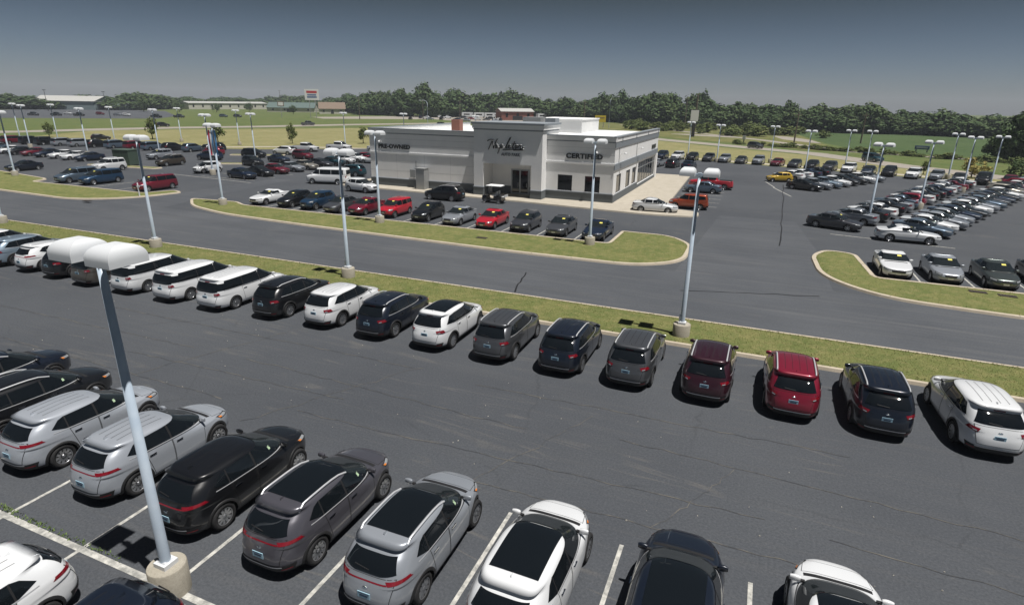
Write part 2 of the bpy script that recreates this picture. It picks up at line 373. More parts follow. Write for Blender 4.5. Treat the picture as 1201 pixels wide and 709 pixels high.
def car_type(P):
    """builds every part of one kind of car; returns [(name, parent name or None, MB, lod set)]"""
    S = Shell(P); f = P['L'] / 2; W = P['W']; H = P['H']; zb = P['zb']; wb = P['wb']; r = P['r']; x0 = P.get('xw', 0.0); out = []
    zt = H - .10
    # body ------------------------------------------------------------------
    zs = []
    for a, b in zip(S.zs, S.zs[1:]): zs += [a, (a + b) / 2] if b - a > .035 else [a]
    zs += [S.zs[-1]]; N = 58; b = MB(); vs = []
    for z in zs:                                   # rear centre -> left side -> front centre, spaced by length, then mirrored
        dense = [S.polar(math.pi - math.pi * k / 360, z) for k in range(361)]; L = [0.0]
        for p, q in zip(dense, dense[1:]): L.append(L[-1] + (q - p).length)
        row = []; j = 0
        for i in range(N + 1):
            d = L[-1] * i / N
            while j < 359 and L[j + 1] < d: j += 1
            t = (d - L[j]) / max(L[j + 1] - L[j], 1e-9); row.append(dense[j].lerp(dense[j + 1], t))
        row[0].y = 0; row[-1].y = 0
        vs += row + [Vector((p.x, -p.y, p.z)) for p in row[-2:0:-1]]
    K = 2 * N; fs = []; ra = r + .045; AX = (x0 + wb / 2, x0 - wb / 2); zw = r
    def inside(p):
        for ax in AX:
            if abs(p.y) > .3 and (p.x - ax) ** 2 + (p.z - zw) ** 2 < ra * ra: return ax
        return None
    ins = [inside(p) for p in vs]; ms = []; used = set()
    for j in range(len(zs) - 1):
        for i in range(K):
            q = (j * K + i, j * K + (i + 1) % K, (j + 1) * K + (i + 1) % K, (j + 1) * K + i)
            if all(ins[k] is not None for k in q): continue
            fs.append(q[::-1]); used |= set(q)
            zc = (zs[j] + zs[j + 1]) / 2; ms.append(BLACK if zc < P.get('clad', .30) else PAINT)
    for k in used:
        if ins[k] is not None:
            p = vs[k]; d = Vector((p.x - ins[k], 0, p.z - zw)); d = d.normalized() * ra if d.length > 1e-6 else Vector((0, 0, ra))
            nx, nz = ins[k] + d.x, max(.19, zw + d.z); vs[k] = S.side(nx, nz, 1 if p.y > 0 else -1)
    b.add(vs, fs, ms, True); top = (len(zs) - 1) * K
    b.add([vs[top + i] for i in range(K)], [tuple(reversed(range(K)))], PAINT, True)
    for ax in AX:                                  # wheel-arch liners
        for sg in (-1, 1):
            n = 16; q = []
            for k in range(n + 1):
                a = R(-15) + (math.pi + R(30)) * k / n; x, z = ax + math.cos(a) * ra, max(.19, zw + math.sin(a) * ra)
                p = S.side(x, z, sg); q += [(x, p.y, z), (x, sg * .45, z)]
            b.add(q, [(2 * k, 2 * k + 1, 2 * k + 3, 2 * k + 2) for k in range(n)], GAP)
            b.add([(ax - ra, sg * .46, .15), (ax + ra, sg * .46, .15), (ax + ra, sg * .46, zw + ra), (ax - ra, sg * .46, zw + ra)], [(0, 1, 2, 3)], GAP)
    b.b2(-f + .50, f - .62, -W + .22, W - .22, .20, .30, GAP)
    out.append(('body', None, b, 'nmf'))
    if P.get('clad', 0) > .3:                      # black arch trims
        for ax in AX:
            for sg in (-1, 1):
                t = MB(); n = 18; q = []
                for k in range(n + 1):
                    a = R(-12) + (math.pi + R(24)) * k / n
                    for rr, o in ((ra - .004, .014), (ra + .062, .014), (ra + .066, .002)):
                        x, z = ax + math.cos(a) * rr, max(.2, zw + math.sin(a) * rr); p = S.side(x, z, sg); q.append((x, p.y + sg * o, z))
                t.add(q, [(3 * k + e, 3 * k + e + 1, 3 * k + 4 + e, 3 * k + 3 + e) for k in range(n) for e in (0, 1)], BLACK, True)
                out.append(('arch_trim', None, t, 'n'))
    # glass -------------------------------------------------------------------
    fr = lambda y, z: S.end(y, z, True); rr_ = lambda y, z: S.end(y, z, False); tp = lambda x, y: S.top(x, y)
    yb, yt = W * P.get('wsb', .80), W * P.get('wst', .64)
    out.append(('windshield', None, patch([(-yb, zb + .03), (yb, zb + .03)], [(-yt, zt - .015), (yt, zt - .015)], fr, 20, 8, .009, CLEARG), 'nmf'))
    z0, z1, y0, y1 = P['rw']
    out.append(('rear_window', None, patch([(-y0, z0), (-y0 * .5, z0 - P.get('rwsag', .0)), (y0 * .5, z0 - P.get('rwsag', .0)), (y0, z0)], [(-y1, z1), (y1, z1)], rr_, 20, 6, .008, GLASS), 'nmf'))
    A0, A1, B, Cc, D0, D1 = P['win']; wz0, wz1 = P.get('wz', (zb + .02, zt - .02)); rise = P.get('rise', .04)
    zl = lambda x: wz0 + rise * max(0, min(1, (A0 - x) / max(.1, A0 - (D0 if D0 is not None else (Cc if Cc is not None else B)))))
    for sg in (-1, 1):
        sd_ = (lambda sg: (lambda x, z: S.side(x, z, sg)))(sg); wins = []
        wins.append(patch([(A0, zl(A0)), (B + .03, zl(B))], [(A1, wz1 - .03), ((A1 + B) / 2, wz1), (B + .03, wz1)], sd_, 12, 6, .007, GLASS))
        if Cc is not None:
            wins.append(patch([(B - .03, zl(B)), (Cc + .02, zl(Cc))], [(B - .03, wz1), (Cc + .02, wz1 - P.get('cdrop', .01))], sd_, 10, 6, .007, GLASS))
            if D0 is not None:
                wins.append(patch([(Cc - .02, zl(Cc)), (D0, zl(D0) + P.get('dlift', .05))], [(Cc - .02, wz1 - P.get('cdrop', .01)), (D1, wz1 - P.get('ddrop', .05))], sd_, 10, 6, .007, GLASS))
        for w in wins: out.append(('side_window', None, w, 'nmf'))
        # black pillars between the panes and a trim strip under them
        pl = patch([(A0 - .02, zl(A0) - .014), (D0 if D0 is not None else (Cc if Cc is not None else B), zl(D0 if D0 is not None else B) - .014)], [(A0 - .02, zl(A0) + .004), (D0 if D0 is not None else (Cc if Cc is not None else B), zl(D0 if D0 is not None else B) + .004)], sd_, 18, 1, .009, RAIL if P.get('bright', True) else BLACK)
        out.append(('belt_trim', None, pl, 'n'))
        out.append(('pillar_trim', None, patch([(B + .035, zl(B)), (B - .035, zl(B))], [(B + .035, wz1), (B - .035, wz1)], sd_, 2, 5, .0035, BLACK), 'nf'))
        if Cc is not None: out.append(('pillar_trim', None, patch([(Cc + .03, zl(Cc)), (Cc - .03, zl(Cc))], [(Cc + .03, wz1 - .01), (Cc - .03, wz1 - .01)], sd_, 2, 5, .0035, BLACK), 'nf'))
        if P.get('wrap'):                         # dark glass carried round the rear corner
            za, zc = P['wrap']; pol_ = lambda a, z: S.polar(a, z)
            out.append(('corner_glass', None, patch([(S.phi('s', D0 + .06, za, sg), za), (S.phi('r', y0 - .06, za, sg), za)], [(S.phi('s', D1 + .06, zc, sg), zc), (S.phi('r', y1 - .06, zc, sg), zc)], pol_, 10, 4, .0055, GLASS), 'nmf'))
        # doors and handles
        zs0 = P.get('zsill', .36); xd0 = A0 - .02; cut = x0 - wb / 2 + ra + .10
        doors = [([(xd0 - .06, zs0), (B + .004, zs0)], [(xd0, zl(A0) - .03), (B + .004, zl(B) - .03)])]
        if Cc is not None: doors.append(([(B - .004, zs0), (max(cut, Cc), zs0)], [(B - .004, zl(B) - .03), (min(Cc, cut), zl(Cc) - .03)]))
        for k, (bo, to) in enumerate(doors):
            out.append(('door', None, patch(bo, to, sd_, 8, 8, .003, PAINT, .014), 'n'))
            hx = to[1][0] + .20; hz = zl(B) - .13; p = sd_(hx, hz); h = MB()
            h.box((p.x, p.y + sg * .022, hz), (.20, .022, .032), CHROME if P.get('bright', True) else PAINT); h.box((p.x - .07, p.y + sg * .008, hz), (.03, .02, .025), BLACK); h.box((p.x + .07, p.y + sg * .008, hz), (.03, .02, .025), BLACK)
            out.append(('handle', ('door', -1), h, 'n'))
        # mirror
        p = S.side(A0 - .03, zb + .03, sg); mr = MB(); q = []
        mr.box((p.x + .01, p.y + sg * .05, zb + .055), (.06, .14, .04), BLACK)
        for k in range(5):
            t = k / 4; sc = math.sin(math.pi * (.10 + .72 * t)) ** .3; y = p.y + sg * (.07 + .20 * t)
            for e in range(8):
                a = 2 * math.pi * e / 8 + math.pi / 8; q.append((p.x + 0 + (.055 - .02 * t) * sc * math.copysign(abs(math.cos(a)) ** .7, math.cos(a)), y, zb + .095 + (.085 - .015 * t) * sc * math.copysign(abs(math.sin(a)) ** .7, math.sin(a))))
        mr.add(q, [(8 * k + e, 8 * k + (e + 1) % 8, 8 * k + 8 + (e + 1) % 8, 8 * k + 8 + e) for k in range(4) for e in range(8)], PAINT, True)
        mr.add(q[-8:], [tuple(range(8))], PAINT); mr.add(q[:8], [tuple(range(8))], PAINT)
        out.append(('mirror', None, mr, 'nmf'))
        # lamps
        hz0, hz1, hy, hx_ = P['head']
        pol = lambda a, z: S.polar(a, z)
        a0, a1 = S.phi('f', hy, (hz0 + hz1) / 2, sg), S.phi('s', hx_, (hz0 + hz1) / 2, sg)
        out.append(('headlight', None, patch([(a0, hz0 + .01), (a1, hz0 + .05)], [(a0, hz1 - .05), (a1, hz1)], pol, 10, 3, .006, HEAD, .018, BLACK), 'nmf'))
        am = lerp2((a0, hz0 + .06), (a1, hz0 + .08), .72)
        out.append(('turn_signal', ('headlight', -1), patch([am, lerp2((a0, hz0 + .06), (a1, hz0 + .08), .95)], [(am[0], am[1] + .035), (lerp2((a0, 0), (a1, 0), .95)[0], hz1 - .02)], pol, 4, 2, .010, AMBER), 'n'))
        tz0, tz1, ty, tx = P['tail']; tm = (tz0 + tz1) / 2
        a0, a1 = S.phi('r', ty, tm, sg), S.phi('s', tx, tm, sg)
        if P.get('tailv'):                        # tall lamps beside the rear window
            a1 = S.phi('s', tx, tm, sg); out.append(('taillight', None, patch([(a0, tz0), (a1, tz0)], [(a0, tz1), (a1, tz1)], pol, 8, 5, .007, TAIL), 'nmf'))
        else:
            out.append(('taillight', None, patch([(a0, tz0), (a1, tz0 + .05)], [(a0, tz1 - .03), (a1, tz1)], pol, 12, 3, .007, TAIL), 'nmf'))
            if not P.get('tailbar'): out.append(('reversing_lamp', ('taillight', -1), patch([lerp2((a0, tz0 + .03), (a1, tz0 + .07), .12), lerp2((a0, tz0 + .03), (a1, tz0 + .07), .45)], [lerp2((a0, tz0 + .055), (a1, tz0 + .095), .12), lerp2((a0, tz0 + .055), (a1, tz0 + .095), .45)], pol, 5, 1, .010, HEAD), 'n'))
    if P.get('tailbar'):
        tz0, tz1, ty, tx = P['tail']
        out.append(('tail_bar', None, patch([(-ty - .02, tz0 + .005), (ty + .02, tz0 + .005)], [(-ty - .02, tz0 + .034), (ty + .02, tz0 + .034)], rr_, 14, 1, .007, TAIL), 'nm'))
    # nose: grille, intake, plate
    g0, g1, gy = P['grille']
    out.append(('grille', None, patch([(-gy * .8, g0), (gy * .8, g0)], [(-gy, g1), (gy, g1)], fr, 12, 4, .006, BLACK, .016, CHROME), 'nmf'))
    out.append(('lower_intake', None, patch([(-W * .55, .27), (W * .55, .27)], [(-W * .62, .40), (W * .62, .40)], fr, 12, 3, .006, BLACK), 'nm'))
    out.append(('front_plate', None, patch([(-.15, g0 - .11), (.15, g0 - .11)], [(-.15, g0 - .01), (.15, g0 - .01)], fr, 2, 1, .016, STICKW), 'nm'))
    # hood shut line and tailgate
    xc = P['xcowl']
    out.append(('hood', None, patch([(xc + .16, -W * .74), (f - .30, -W * .66)], [(xc + .16, W * .74), (f - .30, W * .66)], tp, 10, 12, .003, PAINT, .012), 'n'))
    out.append(('cowl_panel', None, patch([(xc - .02, -W * .70), (xc + .10, -W * .70)], [(xc - .02, W * .70), (xc + .10, W * .70)], tp, 3, 12, .004, BLACK), 'nm'))
    if P.get('gate', True):
        gz0, gz1, gw0, gw1 = P.get('gatez', (.52, z0 - .03, .62, .70))
        gp = patch([(-gw0 * W, gz0), (gw0 * W, gz0)], [(-gw1 * W, gz1), (gw1 * W, gz1)], rr_, 10, 8, .003, PAINT, .012); out.append(('tailgate', None, gp, 'n'))
        pz = P.get('platez', .80); p = rr_(0, pz); pb = MB()
        pb.box((p.x - .012, 0, pz), (.012, .31, .155), PLATE); pb.box((p.x - .0195, 0, pz - .005), (.004, .20, .045), INK)
        pb.box((p.x - .0195, 0, pz + .055), (.004, .26, .014), INK); out.append(('license_plate', None, pb, 'nm'))
        e = MB(); q = rr_(0, pz + .16); e.lathe([(.065, 0), (.06, .012), (.001, .016)], 14, 'z', mat=CHROME); e.v = [(q.x - .004 - h, y, q.z + x_ * .5) for x_, y, h in e.v]; out.append(('badge', None, e, 'n'))
        sp = rr_(0, z1 + .015); hm = MB(); q = []
        if not P.get('tailbar'): out.append(('brake_light', None, patch([(-.16, z1 + .012), (.16, z1 + .012)], [(-.16, z1 + .034), (.16, z1 + .034)], rr_, 6, 1, .009, TAIL), 'n'))
        wp = MB(); wp.tube([rr_(-.02, z0 + .03) + Vector((-.02, 0, 0)), rr_(.34, z0 + .06) + Vector((-.02, 0, 0))], .011, 5, BLACK); out.append(('rear_wiper', None, wp, 'n'))
    lo = P.get('clad', .30)
    out.append(('rear_bumper', None, patch([(-W * .76, .245), (W * .76, .245)], [(-W * .84, lo + .15), (-W * .6, lo + .12), (W * .6, lo + .12), (W * .84, lo + .15)], rr_, 26, 5, .012, BLACK), 'nm'))
    out.append(('bumper_strip', None, patch([(-W * .62, lo + .095), (W * .62, lo + .095)], [(-W * .62, lo + .122), (W * .62, lo + .122)], rr_, 20, 1, .020, RAIL if P.get('bright', True) else BLACK), 'n'))
    for sg in (-1, 1):
        out.append(('reflector', None, patch([(sg * W * .60, lo + .02), (sg * W * .78, lo + .035)], [(sg * W * .60, lo + .05), (sg * W * .78, lo + .065)], rr_, 4, 2, .020, TAIL), 'n'))
    # roof
    if P.get('rails'):
        lodr = 'nm' if P['rails'] is True else 'R'
        for sg in (-1, 1):
            y = sg * W * P.get('wt', .8) * .86; xs_ = [P['xrt'] + .12, P['xrt'] + .30] + [P['xrt'] + .30 + (P['xwtop'] - .45 - P['xrt']) * k / 6 for k in range(1, 6)] + [P['xwtop'] - .12]
            pts = []
            for k, x in enumerate(xs_):
                q = S.top(x, y); q.z += .012 if k in (0, len(xs_) - 1) else .045; pts.append(q)
            rl = MB(); rl.tube(pts, .026, 7, RAIL); out.append(('roof_rail', None, rl, lodr))
    rx0, rx1 = P['xrt'] + .12, P['xwtop'] - .14
    ribs = MB()
    for yy in (-.36, -.12, .12, .36):
        if P.get('ribs', True): ribs.join(patch([(rx0 + .18, yy - .007), (rx1 - .15, yy - .007)], [(rx0 + .18, yy + .007), (rx1 - .15, yy + .007)], tp, 8, 1, .003, GAP))
    out.append(('roof_groove', None, ribs, 'n')) if ribs.f else None
    out.append(('sunroof', None, patch([(rx0 + .20, -W * .58), (rx1 + .15, -W * .585)], [(rx0 + .20, W * .58), (rx1 + .15, W * .585)], tp, 14, 12, .006, GLASS), 'S'))
    an = MB(); q = S.top(P['xrt'] + .28, 0); an.add([(q.x - .09, -.02, q.z - .005), (q.x + .09, 0, q.z - .005), (q.x - .09, .02, q.z - .005), (q.x - .08, 0, q.z + .065)], [(0, 1, 3), (1, 2, 3), (2, 0, 3)], PAINT); out.append(('antenna_fin', None, an, 'n'))
    # stickers used on pre-owned stock
    st = patch([(.14 * W, zt - .11), (.40 * W, zt - .11)], [(.14 * W, zt - .045), (.39 * W, zt - .045)], fr, 6, 3, .017, STICK); out.append(('price_sticker', None, st, 'Y'))
    tg = patch([(A0 - .42, wz0 + .15), (A0 - .50, wz0 + .15)], [(A0 - .42, wz0 + .22), (A0 - .50, wz0 + .22)], lambda x, z: S.side(x, z, -1), 2, 2, .009, STICKG); out.append(('window_tag', None, tg, 'T'))
    if P.get('tonneau'):
        x_a, x_b, tz = P['tonneau']; tn = MB(); tn.b2(x_a, x_b, -W * .80, W * .80, tz, tz + .012, BLACK); out.append(('bed_cover', None, tn, 'nmf'))
    # wheels
    t, q = wheel_meshes(r, .225, P.get('rim', 0)); yw = W - .030 - .1125
    for ax in AX:
        for sg in (-1, 1):
            for nm, src, par in (('wheel', t, None), ('rim', q, ('wheel', -1))):
                k = MB(); k.v = [(ax + x, sg * (yw + y), z + r) if True else 0 for x, y, z in src.v]; k.f = [f_ if sg > 0 else f_[::-1] for f_ in src.f]; k.m = list(src.m); k.sm = list(src.sm)
                out.append((nm, par, k, 'nmf'))
    return out

TYPES = {
 'suv': dict(L=4.76, W=.945, H=1.68, zb=1.10, zh=.90, xcowl=1.34, xwtop=.40, xrb=-2.22, xrt=-1.76, wb=2.78, r=.365, xw=.02, win=(1.06, .50, -.08, -1.02, -1.76, -1.42), rw=(1.17, 1.50, .68, .56), head=(.74, .91, .50, 1.86), tail=(.90, 1.06, .54, -1.96), grille=(.62, .84, .42), clad=.36, rails=True, spoil=.14, rim=0, gatez=(.55, 1.12, .60, .72), platez=.82, wt=.77, nl=3.3, rl=4.4, nrg=4.4, rexp=1.5, rise=.05),
 'crossover': dict(L=4.48, W=.928, H=1.62, zb=1.06, zh=.88, xcowl=1.26, xwtop=.32, xrb=-2.08, xrt=-1.60, wb=2.67, r=.355, xw=.05, win=(.98, .44, -.12, -.96, -1.38, -1.14), rw=(1.17, 1.42, .62, .52), rwsag=.04, head=(.76, .93, .55, 1.62), tail=(.97, 1.085, .46, -1.62), tailbar=True, rails='opt', grille=(.60, .80, .40), clad=.36, spoil=.12, rim=0, wt=.75, rise=.07, dlift=.10, ddrop=.06, gatez=(.50, 1.10, .58, .70), platez=.70, nl=3.1, rl=3.9, nrg=4.0, rexp=1.7),
 'minivan': dict(L=5.11, W=.99, H=1.74, zb=1.10, zh=.86, xcowl=1.62, xwtop=.66, xrb=-2.44, xrt=-2.18, wb=3.06, r=.355, xw=.05, win=(1.40, .80, .28, -.86, -2.06, -1.90), rw=(1.10, 1.52, .74, .62), rwsag=.04, head=(.70, .86, .52, 2.02), tail=(.90, 1.05, .58, -2.28), grille=(.58, .78, .38), clad=.28, spoil=.08, rim=0, wt=.80, rise=.02, dlift=.02, ddrop=.02, wrap=(1.15, 1.49), gatez=(.52, 1.06, .66, .78), platez=.80, bright=True),
 'sedan': dict(L=4.68, W=.91, H=1.45, zb=.95, zh=.76, xcowl=1.06, xwtop=.18, xrb=-1.9, xrt=-.92, deck=(-1.52, 1.02), wb=2.70, r=.33, xw=.02, win=(.82, .28, -.20, -.98, -1.36, -1.16), wz=(.99, 1.33), rw=(1.07, 1.33, .60, .52), rexp=1.0, head=(.60, .77, .46, 1.86), tail=(.78, .95, .40, -2.02), grille=(.52, .70, .36), clad=.26, rim=2, wt=.75, rise=.05, ddrop=.06, gatez=(.50, .92, .60, .60), platez=.72, ribs=False, bright=False),
 'coupe': dict(L=4.74, W=.94, H=1.37, zb=.93, zh=.76, xcowl=.86, xwtop=.02, xrb=-1.9, xrt=-.95, deck=(-1.60, 1.00), wb=2.80, r=.345, xw=.05, win=(.64, .12, -.62, None, None, None), wz=(.97, 1.26), rw=(1.04, 1.27, .58, .50), rexp=.9, head=(.60, .74, .45, 1.92), tail=(.78, .93, .30, -2.10), grille=(.50, .68, .45), clad=.26, rim=1, wt=.73, rise=.06, gatez=(.48, .92, .58, .58), platez=.66, ribs=False, bright=False),
 'hatchback': dict(L=4.22, W=.89, H=1.50, zb=.99, zh=.80, xcowl=1.10, xwtop=.26, xrb=-1.92, xrt=-1.50, wb=2.60, r=.325, xw=.06, win=(.86, .36, -.14, -.92, -1.48, -1.22), rw=(1.04, 1.34, .62, .52), head=(.66, .83, .46, 1.62), tail=(.82, 1.0, .50, -1.78), grille=(.54, .72, .34), clad=.27, spoil=.10, rim=2, wt=.77, rise=.05, ribs=False, gatez=(.50, 1.0, .60, .66), platez=.72, bright=False),
 'boxy_hatchback': dict(L=4.12, W=.90, H=1.61, zb=1.04, zh=.86, xcowl=1.16, xwtop=.50, xrb=-1.98, xrt=-1.84, wb=2.55, r=.335, xw=.06, win=(.98, .58, -.02, -.84, -1.74, -1.64), rw=(1.10, 1.46, .60, .54), head=(.68, .88, .50, 1.58), tail=(.80, 1.34, .72, -1.86), tailv=True, grille=(.58, .70, .34), clad=.32, spoil=.06, rim=1, wt=.84, rise=.04, ribs=False, gatez=(.50, 1.06, .62, .64), platez=.74, bright=False),
 'van': dict(L=5.70, W=1.00, H=2.10, zb=1.22, zh=1.02, xcowl=2.00, xwtop=1.30, xrb=-2.80, xrt=-2.72, wb=3.43, r=.37, xw=.08, win=(1.84, 1.38, .76, -.80, -2.40, -2.40), wz=(1.28, 1.86), wsb=.72, wst=.62, rw=(1.30, 1.82, .70, .64), head=(.74, .94, .55, 2.60), tail=(.90, 1.20, .78, -2.72), tailv=True, grille=(.66, .92, .46), clad=.34, rim=2, wt=.84, rise=.0, dlift=.0, ddrop=.0, cdrop=.0, ribs=False, nrg=7, gatez=(.56, 1.24, .7, .7), platez=.74),
 'pickup': dict(L=5.70, W=1.0, H=1.88, zb=1.18, zh=1.00, xcowl=1.60, xwtop=.86, xrb=-2.60, xrt=-.80, deck=(-.92, 1.16), wb=3.55, r=.39, xw=.0, win=(1.40, .96, .32, -.68, None, None), wz=(1.24, 1.70), rw=(1.26, 1.66, .64, .58), rexp=1.0, head=(.74, .96, .55, 2.50), tail=(.82, 1.08, .80, -2.66), tailv=True, grille=(.62, .94, .50), clad=.34, rim=1, wt=.80, rise=.0, ribs=False, gate=False, tonneau=(-2.66, -1.0, 1.165)),
 'offroader': dict(L=4.72, W=.95, H=1.80, zb=1.16, zh=.98, xcowl=1.16, xwtop=.48, xrb=-2.22, xrt=-2.02, wb=2.76, r=.385, xw=.05, win=(.98, .56, -.02, -.96, -1.98, -1.82), rw=(1.22, 1.60, .70, .62), head=(.78, .98, .52, 2.02), tail=(.92, 1.16, .74, -2.18), tailv=True, grille=(.64, .90, .42), clad=.38, rails=True, spoil=.08, rim=1, wt=.83, gatez=(.56, 1.18, .66, .7), platez=.84),
}
PARTS = {}; FARMESH = {}
def type_parts(ty):
    if ty not in PARTS:
        L = []; last = {}
        for name, par, mb, lod in car_type(TYPES[ty]):
            used = sorted(set(mb.m)); mp = {k: i for i, k in enumerate(used)}; mb2 = MB(); mb2.v = mb.v; mb2.f = mb.f; mb2.sm = mb.sm; mb2.m = [mp[k] for k in mb.m]
            me = mb2.mesh(ty + '_' + name, [CARM[k] for k in used]); i = len(L)
            L.append([name, last[par[0]] if par else None, me, lod, mb]); last[name] = i
        far = MB()
        for name, par, me, lod, mb in L:
            if 'f' in lod: far.join(mb)
        FARMESH[ty] = far.mesh(ty + '_whole', CARM); PARTS[ty] = L
    return PARTS[ty]

# paint colours: name -> (rgb, metallic)
PAINTS = {'white': ((.67, .685, .70), 0), 'pearl white': ((.62, .63, .64), .1), 'silver': ((.29, .312, .345), .3), 'light silver': ((.40, .43, .475), .3), 'blue grey': ((.14, .19, .25), .6),
 'grey': ((.11, .115, .125), .6), 'dark grey': ((.060, .062, .072), .4), 'gunmetal': ((.088, .086, .102), .35), 'black': ((.006, .0065, .008), .0), 'navy': ((.010, .020, .045), .25), 'dark navy': ((.008, .012, .022), .2),
 'blue': ((.018, .075, .19), .4), 'deep blue': ((.014, .045, .095), .35), 'teal': ((.012, .055, .075), .4), 'red': ((.20, .010, .028), .25), 'bright red': ((.42, .012, .026), .0), 'maroon': ((.17, .010, .026), .3), 'burgundy': ((.034, .008, .015), .25),
 'bronze': ((.15, .135, .115), .65), 'brown': ((.075, .060, .045), .5), 'beige': ((.45, .42, .36), .6), 'green grey': ((.085, .10, .095), .6), 'yellow': ((.55, .36, .03), .1), 'copper': ((.32, .055, .018), .4), 'pale blue': ((.30, .38, .46), .6)}
KIND = {'suv': 'SUV', 'crossover': 'crossover', 'minivan': 'minivan', 'sedan': 'sedan', 'coupe': 'coupe', 'hatchback': 'hatchback', 'boxy_hatchback': 'boxy hatchback', 'van': 'passenger van', 'pickup': 'pickup truck', 'offroader': 'SUV'}
CAT = {'van': 'van', 'minivan': 'minivan', 'pickup': 'pickup truck'}
rng = random.Random(7)
def car(ty, col, u, v, head, label, group, lod='n', extra='', scale=None):
    """a parked car at (u, v), nose towards `head` degrees"""
    rgb, me = PAINTS[col]; L = type_parts(ty); k = rng.uniform(.92, 1.08); c = (*[min(.8, q * k) for q in rgb], me)
    nm = {'van': 'passenger_van', 'minivan': 'minivan', 'pickup': 'pickup_truck'}.get(ty, 'parked_car')
    rz = R(head + rng.uniform(-.7, .7))
    if lod == 'f':
        o = link(nm, FARMESH[ty], None, (u, v, 0), rz, c); tag(o, label, CAT.get(ty, 'car'), group)
    else:
        o = link(nm, None, None, (u, v, 0), rz); o.empty_display_size = .3; tag(o, label, CAT.get(ty, 'car'), group); made = {}
        for i, (name, par, mesh, lods, mb) in enumerate(L):
            if not (lod in lods or any(e in lods for e in extra)): continue
            if 'S' in extra and name == 'roof_groove': continue
            if 'N' in extra and name == 'roof_rail': continue
            made[i] = link(name, mesh, made.get(par, o) if par is not None else o, color=c)
    if scale: o.scale = scale
    return o
# ------------------------------------------------------------------ ground, lots, roads, verges
def smooth_poly(pts, rad, n=7):
    """round the corners of a closed polygon; rad: one number or one per corner"""
    out = []; N = len(pts)
    for i in range(N):
        p0, p, p1 = Vector(pts[i - 1]), Vector(pts[i]), Vector(pts[(i + 1) % N]); r = rad[i] if isinstance(rad, (list, tuple)) else rad
        if r <= .01: out.append((p.x, p.y)); continue
        a, b = p0 - p, p1 - p; r1 = min(r, a.length * .49, b.length * .49); A = p + a.normalized() * r1; B = p + b.normalized() * r1
        for k in range(n + 1):
            t = k / n; q = A * (1 - t) ** 2 + p * 2 * t * (1 - t) + B * t * t; out.append((q.x, q.y))
    return out
def inset(pts, d):
    out = []; N = len(pts); area = sum(pts[i - 1][0] * pts[i][1] - pts[i][0] * pts[i - 1][1] for i in range(N)); s = 1 if area > 0 else -1
    for i in range(N):
        a, b = Vector(pts[i - 1]), Vector(pts[(i + 1) % N]); p = Vector(pts[i])
        e1, e2 = (p - a), (b - p)
        e1 = e1.normalized() if e1.length > 1e-6 else e2.normalized(); e2 = e2.normalized() if e2.length > 1e-6 else e1
        n1, n2 = Vector((-e1.y, e1.x)) * s, Vector((-e2.y, e2.x)) * s; n = n1 + n2
        n = n.normalized() / max(.35, n.normalized().dot(n1)); q = p + n * d; out.append((q.x, q.y))
    return out
def ring(mb, A, za, B, zb_, m=0):
    N = len(A); mb.add([(p[0], p[1], za) for p in A] + [(p[0], p[1], zb_) for p in B], [(i, (i + 1) % N, N + (i + 1) % N, N + i) for i in range(N)], m)
def grass_fill(mb, pts, z, h=.05):
    """domed turf: outer edge low, middle a little higher"""
    a = inset(pts, .35); ring(mb, pts, z, a, z + h * .7); b = inset(pts, .8)
    mb.poly(a, z + h * .7)
M_JOINT = mat('kerb_joint', (.10, .09, .075), .9)
def corner_turn(raw, i):
    p0, p, p1 = Vector(raw[i - 1]), Vector(raw[i]), Vector(raw[(i + 1) % len(raw)]); e, f = p - p0, p1 - p; return e.x * f.y - e.y * f.x
TURF = []
def island(label_k, label_g, raw, rad, width=.42):
    """kerb ring with a turf bed; outlines are offset before their corners are rounded, so narrow corners stay clean"""
    if not isinstance(rad, (list, tuple)): rad = [rad] * len(raw)
    area = sum(raw[i - 1][0] * raw[i][1] - raw[i][0] * raw[i - 1][1] for i in range(len(raw)))
    def at(d): return smooth_poly(inset(raw, d), [max(.06, r - d) if corner_turn(raw, i) * area > 0 else r + d for i, r in enumerate(rad)])
    k = MB(); A, A2, B_ = at(0), at(.05), at(width * .5)
    ring(k, A, .0, A2, .13); ring(k, A2, .13, B_, .135); ring(k, B_, .135, B_, .05)
    acc = 1.5; J = MB()                          # tooled joints every three metres
    for i in range(len(A2)):
        a, b = Vector(A2[i]), Vector(A2[(i + 1) % len(A2)]); c, d = Vector(B_[i]), Vector(B_[(i + 1) % len(A2)]); L = (b - a).length
        while acc < L:
            t = acc / L; p, q = a.lerp(b, t), c.lerp(d, t); e = (b - a).normalized() * .012; J.add([(*(p - e), .1325), (*(p + e), .1325), (*(q + e), .1375), (*(q - e), .1375)], [(0, 1, 2, 3)], 1); acc += 3.0
        acc -= L
    k.join(J)
    o = struct('kerb', k, [M_KERB, M_JOINT]); fix_normals(o.data); o['label'] = label_k
    g = MB(); o0, o1 = at(width * .5 - .01), at(width * .5 + .35); ring(g, o0, .118, o1, .153); g.poly(o1, .153)
    o = struct('grass_verge', g, [M_GRASS]); o['label'] = label_g; fix_normals(o.data)
    TURF.append(o0)
    return o
base = MB(); S_ = 1500
base.poly([(-S_, -S_), (S_, -S_), (S_, S_), (-S_, S_)], -.06); struct('ground', base, [M_FIELD])
lot = MB()
lot.poly([(-230, -60), (90, -60), (90, 84), (40, 107.5), (-18, 127.5), (-44, 128), (-62, 121), (-82, 112), (-98, 98), (-112, 92), (-160, 86), (-230, 70)], 0.0)
struct('parking_lot', lot, [M_LOT])
